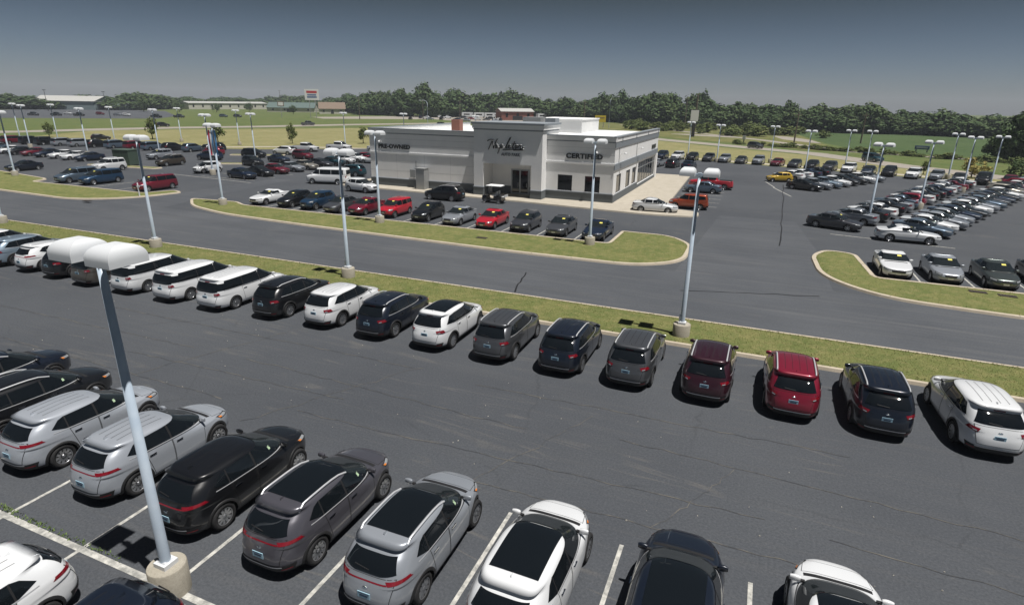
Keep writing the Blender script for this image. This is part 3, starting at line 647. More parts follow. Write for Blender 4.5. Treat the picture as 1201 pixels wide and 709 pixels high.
road = MB(); road.poly([(-230, 29.5), (90, 29.5), (90, 38.4), (5.2, 38.4), (5.0, 50), (4.0, 62), (-3.0, 62), (-3.6, 50), (-4.2, 38.8), (-54, 40), (-56, 47), (-58, 62), (-61, 62), (-60.8, 47), (-62, 39.2), (-230, 40)], .004)
struct('access_road', road, [M_ROAD])
# verge between the near lot and the road
V = [(-230, 25.75), (80, 25.75), (80, 29.5), (-230, 29.5)]
island('long straight concrete kerb beside the near parked row', 'long grass verge between the near parked row and the road', V, .05, .44)
island('rounded kerb around the grass strip facing the building row', 'grass strip facing the row of cars in front of the building',
       [(-56.3, 45.0), (-52.2, 41.6), (-46, 39.9), (-36, 39.2), (-16, 38.5), (-6.8, 38.7), (-3.9, 41.2), (-3.9, 47.0), (-6.0, 49.6), (-10.2, 49.6), (-10.2, 44.5), (-48, 44.5), (-50, 45.6)], [1.2, 2, 2, 2, 3, 2.2, 2.2, 2.5, 1.5, .3, .4, .5, .8], .62)
island('kerb around the grass strip left of the drive entrance', 'grass strip in front of the parked minivans',
       [(-220, 47), (-220, 39.6), (-90, 39.6), (-66, 38.7), (-61.6, 42), (-60.4, 47.6), (-62.6, 48.2), (-63.8, 45.2), (-83.5, 45.2), (-84.5, 47.6), (-104, 50.5)], [.05, .05, 2, 3, 3, 1.0, .8, .5, .6, 1.5, 3], .62)
island('curved kerb around the grass corner right of the wide drive', 'grass corner in front of the three sedans',
       [(70, 37.2), (70, 42.6), (8.1, 42.8), (7.7, 49.4), (5.6, 50.0), (4.4, 47.5), (4.6, 41.5), (7.6, 38.0), (14, 37.2)], [.05, .05, .4, .9, 1.5, 2, 3, 3, 3], .66)
for nm, P_ in (('by the green utility box', [(-97.5, 60.4), (-84.0, 61.8), (-84, 63.6), (-97.5, 62.2)]), ('behind the brown SUV', [(-84, 70.5), (-76.5, 74.5), (-77.5, 76), (-85, 72)]), ('at the back of the used car lot', [(-93, 84), (-84, 88.5), (-85, 90.5), (-94, 86)])):
    island('low kerb of the small island ' + nm, 'small grass island ' + nm, P_, .7, .5)
# concrete walk round the building with its rounded corner
wk = MB(); W_ = smooth_poly([(-49.5, 61.2), (-24, 60.0), (-9.5, 58.6), (-4.8, 59.6), (-5.0, 62.4), (-8.6, 63.4), (-9.6, 95.5), (-16, 95.5), (-49.5, 95.5)], [.5, 1, 2, 1.3, 1.0, 1.0, .5, 0, 0])
ring(wk, W_, .0, inset(W_, .04), .14); wk.poly(inset(W_, .04), .14)
o = struct('concrete_walk', wk, [M_WALK]); fix_normals(o.data)
# far land: fields and roads, each sheet a few millimetres above the last
def sheet(name, pts, z, m, label=None): o = MB(); o.poly(pts, z); return struct(name, o, [m], label)
sheet('dry_meadow', [(-172, 92), (-112, 93), (-98, 99), (-82, 113), (-60, 122), (-44, 129), (-18, 128.5), (-18, 145), (-60, 240), (-124, 214), (-148, 189), (-166, 163), (-181, 140), (-190, 122)], -.050, M_DRY)
sheet('roadside_meadow', [(-18, 128.6), (40, 108.6), (90, 84), (90, 110), (40, 118), (24, 131), (10, 154), (-9, 168), (-30, 188), (-40, 200), (-60, 240)], -.048, M_DRY)
def strip(name, L, w, z, m, label=None):
    mb = MB(); n = len(L); A = []; B = []
    for i, p in enumerate(L):
        a, b = Vector(L[max(i - 1, 0)]), Vector(L[min(i + 1, n - 1)]); t = (b - a).normalized(); k = Vector((-t.y, t.x)) * w / 2
        A.append((p[0] + k.x, p[1] + k.y, z)); B.append((p[0] - k.x, p[1] - k.y, z))
    mb.add(A + B, [(n + i, n + i + 1, i + 1, i) for i in range(n - 1)]); return struct(name, mb, [m], label)
strip('highway', [(-420, -60), (-200, 104), (-196, 128), (-191, 150), (-178, 176), (-167, 213), (-150, 253), (-125, 310)], 13, -.040, M_FARROAD, 'pale concrete highway behind the used car lot')
strip('highway', [(-125, 310), (-90, 265), (-31, 196), (-9.6, 178), (11, 161), (25, 137), (38, 121), (70, 95), (130, 50), (260, -40)], 7.5, -.041, M_FARROAD, 'pale concrete highway behind the back row of cars')
strip('side_road', [(-70, 320), (-32, 262), (0, 214), (21, 172.4), (38, 166), (53, 161), (120, 140)], 4.0, -.038, M_FARROAD)
strip('back_walk', [(-112, 96), (-104, 104), (-98, 107.4), (-88, 111.4), (-79, 112.4), (-60, 121), (-42, 130.5), (-18, 130.6), (-8, 128), (10, 122), (40, 111), (60, 101)], 2.4, -.036, M_WALK)
sheet('far_lot', [(-470, 228), (-318, 158), (-270, 205), (-300, 240), (-405, 315), (-460, 300)], -.044, M_ROAD, 'distant asphalt yard with parked trucks')
sheet('far_lot', [(-160, 300), (-120, 300), (-120, 340), (-150, 420), (-215, 420), (-235, 350)], -.044, M_FARROAD, 'distant pale yard with motor homes')
sheet('far_lot', [(-250, 290), (-225, 270), (-160, 330), (-230, 350)], -.043, M_FARROAD, 'distant pale forecourt by the tall sign')
sheet('crop_field', [(18, 210), (24, 180), (40, 173), (56, 168), (120, 150), (130, 330), (30, 330), (10, 300)], -.046, M_CROP)
sheet('rough_meadow', [(-60, 245), (-33, 212), (-9, 192), (12, 172), (20, 172), (16, 215), (8, 320), (-90, 340), (-110, 318)], -.045, M_WILD)
sheet('gravel_patch', smooth_poly([(-34, 236), (-20, 226), (-4, 222), (-8, 229), (-26, 240)], 3), -.034, M_FARROAD)
sheet('gravel_patch', smooth_poly([(6, 224), (12, 212), (17, 206), (15, 226), (9, 244), (3, 250)], 3), -.034, M_FARROAD)
# painted stall lines
PL = MB()
def line(u0, v0, u1, v1, w=.105, z=.008):
    d = Vector((u1 - u0, v1 - v0)).normalized(); n = Vector((-d.y, d.x)) * w / 2
    PL.add([(u0 + n.x, v0 + n.y, z), (u0 - n.x, v0 - n.y, z), (u1 - n.x, v1 - n.y, z), (u1 + n.x, v1 + n.y, z)], [(0, 1, 2, 3)])
lines = []
def painted(name, u0, v0, u1, v1, w=.105, z=.008):
    global PL
    PL = MB(); line(u0, v0, u1, v1, w, z); lines.append(struct(name, PL, [M_LINE]))
for k in range(-7, 6): painted('stall_line', -10.95 + 3.03 * k, 1.0, -10.95 + 3.03 * k, 12.1)
painted('centre_line', -34, 6.62, 6, 6.62, .16, .012)
for k in range(22): painted('stall_line', 9.6 - 3.05 * k, 20.8, 9.6 - 3.05 * k, 25.7) if k in () else None
for k in range(12): painted('stall_line', -9.8 - 3.25 * k, 44.6, -9.8 - 3.25 * k, 49.4)
for k in range(5): painted('stall_line', 10.6 + 2.9 * k, 43.0, 10.6 + 2.9 * k, 47.6)
painted('bay_line', 6.6, 57.2, 15.4, 55.6, .14)
for k in range(5): painted('stall_line', -8.6, 67 + 3.0 * k, -3.6, 67 + 3.0 * k)
for k in range(6): painted('stall_line', -72.5 + 1.0, 59.5 + 3.6 * k, -61.8, 59.5 + 3.6 * k)
painted('bay_line', -78.5, 59.3, -60.5, 57.6, .14); painted('bay_line', 2.2, 88, 4.2, 80.0, .14); painted('bay_line', 1.2, 94.5, 2.4, 88.0, .14)
for k in range(4): painted('stall_line', -82.2 + 4.4 * k, 45.4, -82.2 + 4.4 * k, 51.0)
# tar-sealed joints on the drive
M_TAR = mat('tar_seal', (.012, .012, .013), .5)
M_SAND = mat('sandy_seam', (.12, .112, .10), .95); _g = NT(M_SAND); _v = _g.coord(); _g.color(_g.mix(_g.ramp(_g.noise(_v, 1.3, 4, .7), [(.42, 0.0), (.60, 1.0)]), (.045, .048, .054), (.135, .124, .106)))
def seal(pts, w=.09, m=None, name='tar_seam'):
    mb = MB(); n = len(pts); A = []; B = []
    for i, p in enumerate(pts):
        a, b = Vector(pts[max(i - 1, 0)]), Vector(pts[min(i + 1, n - 1)]); t = (b - a).normalized(); k = Vector((-t.y, t.x)) * w / 2 * rs.uniform(.6, 1.3)
        A.append((p[0] + k.x, p[1] + k.y, .011)); B.append((p[0] - k.x, p[1] - k.y, .011))
    mb.add(A + B, [(n + i, n + i + 1, i + 1, i) for i in range(n - 1)]); o = struct(name, mb, [m or M_TAR]); return o
rs = random.Random(3)
def wig(p, q, n, a):
    return [(p[0] + (q[0] - p[0]) * k / n + rs.uniform(-a, a), p[1] + (q[1] - p[1]) * k / n + rs.uniform(-a, a)) for k in range(n + 1)]
seal(wig((3.6, 92), (2.4, 50), 16, .12)); seal(wig((-3.4, 34.5), (4.4, 37.0), 10, .08)); seal(wig((-13, 34.2), (-12.2, 30), 6, .10))
for u0, v0, u1, v1, a in ((-40, 13.9, -17, 13.6, .07), (-14, 14.0, 1.5, 14.6, .06), (3, 14.4, 12, 14.0, .06), (-36, 16.3, -22, 16.5, .06), (-19, 16.6, -6, 16.2, .08), (-3, 16.9, 9, 16.4, .06), (-30, 18.6, -12, 18.8, .06), (-9, 18.5, 4, 18.9, .06), (-24, 15.1, -13, 15.4, .05), (-7.5, 12.9, 3.5, 13.2, .05)):
    seal(wig((u0, v0), (u1, v1), 26, a), .028, M_SAND, 'sandy_seam')
for u0, v0, u1, v1 in ((-15.2, 12.6, -11.8, 19.0), (-6.5, 12.8, -4.2, 18.0), (-22, 13.2, -19.6, 19.6), (-1.2, 13.0, .6, 16.6)): seal(wig((u0, v0), (u1, v1), 14, .10), .022, M_SAND, 'sandy_seam')
# weeds sprouting along the centre line of the near rows
wd = MB()
for i in range(300):
    u = -18.2 + 5.6 * rs.random() ** 1.2; v = 6.72 + rs.uniform(-.03, .13); a = rs.uniform(0, 6.28); h = rs.uniform(.02, .075); l = rs.uniform(.01, .03)
    t = (u + rs.uniform(-.06, .06), v + rs.uniform(-.05, .07), .012 + h)
    wd.add([(u + l * math.cos(a), v + l * math.sin(a), .012), (u - l * math.cos(a), v - l * math.sin(a), .012), t], [(0, 1, 2)])
M_WEED = mat('weed_leaf', (.10, .15, .04), .8)
o = link('weeds', wd.mesh('weeds', [M_WEED])); o['kind'] = 'stuff'; o['label'] = 'weeds growing along the painted centre line'
# blades standing on the verges near the camera
M_BLADE = leaf_mat('grass_blade', (.13, .15, .045), (.26, .24, .09), (.19, .19, .07))
def in_poly(x, y, P):
    c = False
    for (x0, y0), (x1, y1) in zip(P, P[1:] + P[:1]):
        if (y0 > y) != (y1 > y) and x < (x1 - x0) * (y - y0) / (y1 - y0) + x0: c = not c
    return c
for poly_, (x0, x1, y0, y1), n, lab in ((TURF[0], (-60, 16, 25.8, 29.4), 46000, 'mown grass blades on the long verge'), (TURF[1], (-57, -3, 38.4, 50), 26000, 'mown grass blades before the showroom row'), (TURF[3], (4, 24, 36.8, 50.5), 11000, 'mown grass blades on the right grass corner')):
    mb = MB(); k = 0
    while k < n:
        x, y = rs.uniform(x0, x1), rs.uniform(y0, y1); k += 1
        if not in_poly(x, y, poly_): continue
        a = rs.uniform(0, 6.28); h = rs.uniform(.015, .05); w = rs.uniform(.012, .03); ca, sa = math.cos(a) * w, math.sin(a) * w
        mb.v += [(x + ca, y + sa, .12), (x - ca, y - sa, .12), (x + rs.uniform(-.05, .05), y + rs.uniform(-.05, .05), .153 + h)]; i = len(mb.v); mb.f.append((i - 3, i - 2, i - 1)); mb.m.append(0); mb.sm.append(False)
    o = link('grass', mb.mesh('grass', [M_BLADE])); o['kind'] = 'stuff'; o['label'] = lab
# ------------------------------------------------------------------ light poles
M_POLE = mat('pole_paint', (.50, .56, .62), .45); M_HOOD = mat('lamp_housing', (.60, .62, .64), .45); M_LENS = mat('lamp_glass', (.35, .36, .36), .15)
_g = NT(M_POLE); _v = _g.coord(); _g.color(_g.mix(_g.ramp(_g.noise(_v, 1.5, 4), [(.35, 0.0), (.7, 1.0)]), (.40, .48, .57), (.52, .59, .66)))
def pole_mesh():
    m = MB(); m.lathe([(.115, .80), (.070, 7.62), (.001, 7.62)], 14, mat=0)
    return m.mesh('pole', [M_POLE])
def base_mesh():
    m = MB(); m.lathe([(.40, -.02), (.40, .70), (.385, .72)], 32).lathe([(.385, .72), (.001, .72)], 32, smooth=False)
    return m.mesh('concrete_base', [M_PED])
def plate_mesh():
    m = MB(); m.box((0, 0, .775), (.34, .34, .11), 0); m.box((0, 0, .85), (.24, .24, .04), 0, taper=.8)
    return m.mesh('base_cover', [M_HOOD])
def box_mesh():
    m = MB(); m.box((-.13, -.02, 1.02), (.07, .10, .22)); return m.mesh('switch_box', [M_HOOD])
def arm_mesh():
    m = MB(); m.box((0, 0, 7.70), (.60, .09, .10)); m.box((0, 0, 7.70), (.15, .15, .17)); return m.mesh('cross_arm', [M_POLE])
def head_mesh():
    """domed shoebox luminaire: straight skirt, four sides curving in to a low crown, glass below"""
    m = MB(); L, D, H_, K, n = .64, .74, .25, 10, 8
    prof = [(1.0, -.11), (1.0, 0.0)] + [(math.cos(math.pi / 2 * k / K) ** .75, H_ * math.sin(math.pi / 2 * k / K)) for k in range(1, K)] + [(.10, H_)]
    for q in range(4):                           # four separate sides, so the hips read as creases
        vs = []
        for s_, z in prof:
            for k in range(n + 1):
                t = -1 + 2 * k / n; a, b = L / 2 * (.35 + .65 * s_), D / 2 * s_
                vs.append(((t * a, -b, z), (a, t * b, z), (-t * a, b, z), (-a, -t * b, z))[q])
        m.add(vs, [(i * (n + 1) + k, i * (n + 1) + k + 1, (i + 1) * (n + 1) + k + 1, (i + 1) * (n + 1) + k) for i in range(len(prof) - 1) for k in range(n)], 0, True)
    m.b2(-L * .21, L * .21, -D * .05, D * .05, H_ - .02, H_ + .001, 0); m.add([(-L / 2, -D / 2, -.10), (L / 2, -D / 2, -.10), (L / 2, D / 2, -.10), (-L / 2, D / 2, -.10)], [(3, 2, 1, 0)], 1)
    m.b2(-.10, .10, -.06, .06, -.09, .03, 0)
    return m.mesh('lamp_head', [M_HOOD, M_LENS])
PM, BM_, PLM, BXM, AM, HM = pole_mesh(), base_mesh(), plate_mesh(), box_mesh(), arm_mesh(), head_mesh()
def lamp(u, v, h, label, rz=0.0, near=True, base=True, group='twin-headed lot lamps'):
    o = link('light_pole', None, None, (u, v, 0), R(rz)); tag(o, label, 'light pole', group); k = h / 7.95
    p = link('pole', PM, o); p.scale = (1, 1, k); p.location.z = .0
    if base: link('concrete_base', BM_, o)
    if near: link('base_cover', PLM, o); link('switch_box', BXM, o)
    a = link('cross_arm', AM, o); a.location.z = 7.70 * k - 7.70
    for s in (-1, 1):
        q = link('lamp_head', HM, o); q.location = (s * .50, 0, 7.76 * k)
    return o
lamp(-10.86, 6.62, 7.95, 'tall twin lamp on a round concrete base between the nearest cars', 0)
for u, v, h, rz, lab in [
  (-2.32, 26.9, 7.88, 0, 'twin lamp on a thick base behind the burgundy and grey SUVs'), (-22.4, 28.0, 7.75, 0, 'twin lamp on the long verge behind the white SUV'), (-39.5, 28.2, 7.9, 0, 'twin lamp on the long verge behind the white minivans'),
  (-58.2, 28.4, 7.9, 0, 'twin lamp on the long verge at the far left edge'), (-30.5, 43.0, 7.95, 0, 'twin lamp in front of the red boxy hatchback'), (-11.3, 43.2, 8.0, 0, 'twin lamp in front of the navy coupe and the certified wing'),
  (-49.7, 43.4, 8.0, 0, 'twin lamp at the grass tip beside the white coupe'), (10.4, 64.4, 7.45, -23, 'twin lamp on a concrete base behind the white coupe at the double row'), (16.9, 76.5, 7.3, -23, 'twin lamp between the two files of the double row'),
  (-91.1, 47.3, 8.3, 0, 'twin lamp on a concrete base at the left grass strip'), (-71.3, 61.3, 8.2, 0, 'twin lamp with striped banner beside the small white SUV')]:
    lamp(u, v, h, lab, rz)
for u, v, h, rz, lab in [
  (-113, 71, 8.2, 0, 'far twin lamp behind the navy sedan in the left lot'), (-142, 96, 7.87, 0, 'far twin lamp at the meadow edge beside the black wagon'), (-138.3, 75.8, 8.3, 0, 'far twin lamp between the two back rows of the left lot'),
  (-154, 90.6, 8.2, 0, 'far twin lamp behind the dark SUV row near the small tree'), (-106.4, 80.1, 8.1, 0, 'far twin lamp behind the green utility box'), (-130.6, 104.7, 7.8, 0, 'far twin lamp standing alone in the dry meadow'),
  (-160, 86, 8.3, 0, 'far twin lamp at the left end of the dark SUV row'), (-111.6, 104.4, 7.7, 0, 'far twin lamp at the meadow edge behind the banner'), (-81.9, 79.7, 7.9, 0, 'far twin lamp between the sedan file and the white SUV'),
  (-88, 112.5, 7.6, 0, 'far twin lamp at the walk beside the white pickup'), (-76, 118.5, 7.6, 0, 'far twin lamp at the meadow edge behind the pre-owned wing'), (-60, 123, 7.4, 0, 'far twin lamp over the roof edge of the pre-owned wing'),
  (-14.5, 134, 7.1, -20, 'far twin lamp below the grey billboard'), (-7.8, 123.2, 7.0, -20, 'far twin lamp in the back row above the red pickup truck'), (1.9, 128, 6.9, -20, 'far twin lamp in the back row behind the maroon car'),
  (7.0, 107.7, 6.96, -20, 'far twin lamp beside the small yellow car'), (14.5, 124, 6.7, -20, 'far twin lamp in the back row before the white SUV'), (17.8, 124, 6.7, -20, 'far twin lamp behind the navy car of the back row'),
  (28.0, 113.6, 7.0, -23, 'far twin lamp behind the yellow-leaved bush'), (25.6, 96.0, 7.2, -23, 'far twin lamp at the far end of the double row'), (31.0, 104.5, 7.1, -23, 'far twin lamp before the black SUV at the far right')]:
    lamp(u, v, h, lab, rz, False, True, 'distant twin-headed lot lamps')
# striped banner on one pole
bn = MB(); M_BR, M_BW, M_BB = mat('banner_red', (.45, .02, .05), .7), mat('banner_white', (.72, .72, .72), .7), mat('banner_blue', (.05, .20, .42), .7)
for k in range(5):
    x0 = .12 + .30 * k / 1.0 * .8
    q = []
    for j in range(9):
        z = 2.7 + 3.4 * j / 8; w = .05 * math.sin(j * .9 + k * .7)
        q += [(x0, w, z), (x0 + .24, w + .03, z), (x0, w + .012, z), (x0 + .24, w + .042, z)]
    fs = [f for j in range(8) for f in ((4 * j, 4 * j + 1, 4 * j + 5, 4 * j + 4), (4 * j + 2, 4 * j + 6, 4 * j + 7, 4 * j + 3))]
    bn.add(q, fs, (0, 1, 2, 1, 2)[k])
bn.tube([(0, 0, 6.12), (1.4, 0, 6.12)], .02, 6, 1); bn.tube([(0, 0, 2.7), (1.4, 0, 2.7)], .02, 6, 1)
o = link('banner', bn.mesh('banner', [M_BR, M_BW, M_BB]), None, (-71.3, 61.3, 0), R(10)); tag(o, 'red, white and blue striped banner hanging from a lamp pole', 'banner')
# ------------------------------------------------------------------ showroom building
M_WALL = mat('painted_wall', (.66, .665, .66), .85, spec=.2); _g = NT(M_WALL); _v = _g.coord(); _n = _g.noise(_v, .7, 5, .6)
_g.color(_g.mix(_g.ramp(_n, [(.3, 0.0), (.75, 1.0)]), (.76, .765, .765), (.83, .83, .825))); _g.bump(_g.noise(_v, 40, 2), .15, .01)
M_TRIM = mat('grey_trim', (.21, .235, .26), .8); M_WAINS = mat('grey_masonry', (.115, .13, .14), .85); M_ROOF = mat('white_roof_membrane', (.74, .75, .75), .8)
_g = NT(M_ROOF); _v = _g.coord(); _g.color(_g.mix(_g.ramp(_g.noise(_v, .25, 5, .6), [(.35, 0.0), (.7, 1.0)]), (.66, .67, .67), (.78, .78, .77)))
M_REVEAL = mat('render_reveal', (.50, .505, .51), .9)
M_PANE = mat('window_pane', (.012, .014, .016), .05, spec=.7); M_FRAME = mat('window_frame', (.05, .05, .055), .4, .4); M_DOORF = mat('door_frame_metal', (.42, .44, .45), .4, .6)
M_LETTER = mat('letter_black', (.018, .02, .022), .45); M_LETTERE = mat('letter_edge_white', (.72, .73, .74), .5); M_LETTERG = mat('letter_grey', (.16, .17, .19), .5)
M_BRICK = mat('chimney_brick', (.23, .10, .075), .9); M_REDDOOR = mat('curtain_red', (.10, .02, .02), .7); M_METAL = mat('dull_metal', (.36, .37, .37), .5, .5)
B = link('dealership_building', None, None, (-30, 63.5, 0)); tag(B, 'white single-storey car showroom with grey base and tall entrance portico', 'building')
BX, BY = -30, 63.5
def bpart(name, mb, mats, parent=None, smooth=None):
    mb.v = [(x - BX, y - BY, z) for x, y, z in mb.v]; return link(name, mb.mesh(name, mats), parent or B)
def b2(x0, x1, y0, y1, z0, z1, m=0): return MB().b2(x0, x1, y0, y1, z0, z1, m)
XL, XP0, XP1, XR = -45.9, -30.5, -22.15, -14.4; VF, VB = 63.5, 91.4
# walls as hollow boxes: front pieces leave the window openings free
def wall_front(x0, x1, v, holes, z0, z1, t=.30):
    mb = MB(); xs = sorted({x0, x1} | {h[0] for h in holes} | {h[1] for h in holes})
    for a, b in zip(xs, xs[1:]):
        hs = sorted((h[2], h[3]) for h in holes if h[0] <= a and h[1] >= b); z = z0
        for lo, hi in hs:
            if lo > z: mb.b2(a, b, v, v + t, z, lo)
            z = hi
        if z < z1: mb.b2(a, b, v, v + t, z, z1)
    return mb
def wall_side(y0, y1, x, holes, z0, z1, t=.30):
    mb = wall_front(y0, y1, 0, holes, z0, z1, t); mb.v = [(x - q, p, z) for p, q, z in mb.v]; mb.f = [f for f in mb.f]; return mb
W1 = [(-20.75, -19.05, 1.13, 2.87), (-17.6, -15.88, 1.13, 2.87)]
bpart('front_wall', wall_front(XP1, XR - .301, VF, W1, 0, 6.62), [M_WALL]); 
SIDEW = [(65.0, 67.3, .98, 3.0), (70.0, 72.3, .98, 3.0), (73.6, 75.9, .98, 3.0), (77.2, 90.0, .60, 3.35)]
w = wall_side(VF, VB, XR, SIDEW, 0, 6.62); o = bpart('side_wall', w, [M_WALL]); fix_normals(o.data)
bpart('front_wall', wall_front(XL, XP0, VF, [], 0, 6.62), [M_WALL]); bpart('side_wall', b2(XL, XL + .3, VF + .301, VB, 0, 6.62), [M_WALL]); bpart('back_wall', b2(XL + .301, XR - .301, VB - .3, VB - .001, 0, 6.62), [M_WALL])
# parapets, cornices, bands, wainscot
def band(name, z0, z1, p, m, segs): 
    for s in segs: bpart(name, b2(*s, z0, z1) if p is None else b2(*s, z0, z1), [m])
for (x0, x1) in ((XL - .06, XP0), (XP1, XR + .06)):
    bpart('parapet_cornice', b2(x0, x1, VF - .10, VF + .34, 6.62, 7.06), [M_WALL]); bpart('coping', b2(x0 - .03, x1 + .03, VF - .16, VF + .40, 7.06, 7.16), [M_TRIM])
    bpart('cornice_groove', b2(x0, x1, VF - .06, VF - .002, 6.50, 6.62), [M_TRIM]); bpart('belt_course', b2(x0, x1 - .0, VF - .075, VF - .002, 4.14, 4.34), [M_WALL])
    bpart('wainscot', b2(x0, x1, VF - .05, VF - .002, 0, 1.02), [M_WAINS]); bpart('wainscot_cap', b2(x0, x1, VF - .09, VF - .002, 1.02, 1.10), [M_TRIM])
bpart('parapet_cornice', b2(XR - .34, XR + .10, VF + .345, VB, 6.62, 7.06), [M_WALL]); bpart('coping', b2(XR - .40, XR + .16, VF + .405, VB + .05, 7.062, 7.162), [M_TRIM])
bpart('cornice_band', b2(XR + .002, XR + .07, VF - .058, VB, 5.98, 6.55), [M_TRIM]); bpart('belt_band', b2(XR + .002, XR + .09, VF - .073, VB, 3.62, 4.30), [M_TRIM])
bpart('wainscot', b2(XR + .002, XR + .06, VF - .048, 77.1, 0, .92), [M_WAINS]); bpart('wainscot', b2(XR + .002, XR + .06, 77.101, VB, 0, .55), [M_WAINS])
for v0, v1 in ((66.2, 66.35), (74.0, 74.15), (82.0, 82.15), (90.2, 90.5)): bpart('parapet_rib', b2(XR + .101, XR + .15, v0, v1, 6.62, 7.05), [M_TRIM])
bpart('parapet_cornice', b2(XL - .1, XL + .34, VF + .345, VB, 6.62, 7.06), [M_WALL]); bpart('coping', b2(XL - .16, XL + .4, VF + .405, VB + .05, 7.062, 7.162), [M_TRIM])
bpart('roof', b2(XL + .301, XR - .301, VF + .31, VB - .31, 6.30, 6.60), [M_ROOF])
for k in range(9): bpart('roof_seam', b2(XL + .4, XR - .45, VF + 1.5 + 3.0 * k, VF + 1.56 + 3.0 * k, 6.60, 6.612), [M_ROOF])
# reveal joints in the render
for z in (2.05, 3.1, 5.2, 5.9):
    for x0, x1 in ((XL, XP0), (XP1, XR)):
        if z < 3.2 and x0 == XP1: continue
        bpart('render_joint', b2(x0 + .01, x1 - .01, VF - .004, VF - .001, z, z + .025), [M_REVEAL])
for u in (-42, -38, -34.4): bpart('render_joint', b2(u, u + .025, VF - .0045, VF - .0005, 1.11, 4.13), [M_REVEAL])
# portico
PV = 62.0
bpart('portico_pier', b2(XP0, -29.3, PV, PV + 1.501, 0, 3.80), [M_WALL]); bpart('portico_pier', b2(-23.42, XP1 - .002, PV, PV + 1.499, 0, 3.80), [M_WALL])
bpart('portico_header', b2(XP0, XP1 - .002, PV, VF + 4.0, 3.80, 7.62), [M_WALL])
bpart('portico_cornice', b2(XP0 - .14, XP1 + .14, PV - .14, VF + 4.1, 7.62, 8.08), [M_WALL]); bpart('portico_coping', b2(XP0 - .24, XP1 + .24, PV - .24, VF + 4.2, 8.08, 8.30), [M_TRIM])
bpart('portico_groove', b2(XP0 - .05, XP1 + .05, PV - .05, VF + 4.05, 7.46, 7.58), [M_TRIM])
for x0, x1 in ((XP0 - .05, -29.25), (-23.47, XP1 + .05)):
    bpart('pier_wainscot', b2(x0, x1, PV - .05, VF - .11, 0, 1.02), [M_WAINS]); bpart('wainscot_cap', b2(x0 - .03, x1 + .03, PV - .08, VF - .112, 1.02, 1.10), [M_TRIM])
bpart('recess_wall', b2(-29.3, -23.42, 64.6, 64.9, 0, 3.79), [M_WALL]); bpart('recess_wainscot', b2(-29.3, -26.9, 64.55, 64.598, 0, 1.05), [M_WAINS]); bpart('recess_wainscot', b2(-24.5, -23.42, 64.55, 64.598, 0, 1.05), [M_WAINS])
bpart('recess_side', b2(-29.62, -29.302, 63.52, 64.9, 0, 3.79), [M_WALL]); bpart('recess_side', b2(-23.418, -23.1, 63.52, 64.9, 0, 3.79), [M_WALL])
# double door
d = bpart('door', b2(-26.85, -24.55, 64.50, 64.598, .14, 3.05), [M_DOORF])
for x0, x1 in ((-26.68, -25.80), (-25.60, -24.72)):
    bpart('pane', b2(x0, x1, 64.47, 64.498, .34, 2.90), [M_PANE], d); bpart('handle', b2((x0 + x1) / 2 + .30, (x0 + x1) / 2 + .34, 64.42, 64.469, 1.0, 1.5), [M_DOORF], d)
# windows
def window_front(x0, x1, z0, z1, v):
    f = MB(); t = .07
    f.b2(x0, x1, v + .06, v + .16, z0, z0 + t); f.b2(x0, x1, v + .06, v + .16, z1 - t, z1); f.b2(x0, x0 + t, v + .06, v + .16, z0 + t, z1 - t); f.b2(x1 - t, x1, v + .06, v + .16, z0 + t, z1 - t)
    o = bpart('window', f, [M_FRAME]); bpart('pane', b2(x0 + t, x1 - t, v + .10, v + .12, z0 + t, z1 - t), [M_PANE], o); bpart('sill', b2(x0 - .05, x1 + .05, v - .06, v + .059, z0 - .06, z0 - .002), [M_TRIM], o)
for x0, x1, z0, z1 in W1: window_front(x0, x1, z0, z1, VF)
def window_side(y0, y1, z0, z1, x, nm=1, transom=None):
    f = MB(); t = .08; a, b = x - .16, x - .06
    f.b2(a, b, y0, y1, z0, z0 + t); f.b2(a, b, y0, y1, z1 - t, z1)
    for k in range(nm + 1): yy = y0 + (y1 - y0 - t) * k / nm; f.b2(a, b, yy, yy + t, z0 + t, z1 - t)
    if transom: f.b2(a + .001, b - .001, y0 + t, y1 - t, transom, transom + t)
    o = bpart('window', f, [M_FRAME if nm == 1 else M_DOORF])
    for k in range(nm):
        ya = y0 + (y1 - y0 - t) * k / nm + t; yb_ = y0 + (y1 - y0 - t) * (k + 1) / nm
        bpart('pane', b2(x - .12, x - .10, ya, yb_, z0 + t, z1 - t), [M_PANE], o)
    if nm == 1: bpart('sill', b2(x - .059, x + .05, y0 - .05, y1 + .05, z0 - .055, z0 - .002), [M_TRIM], o)
for y0, y1, z0, z1 in SIDEW[:3]: window_side(y0, y1, z0, z1, XR)
window_side(*SIDEW[3], XR, 7, 2.55)
bpart('corner_pier', b2(XR - .05, XR + .14, 90.1, 91.3, 0, 3.60), [M_WALL])
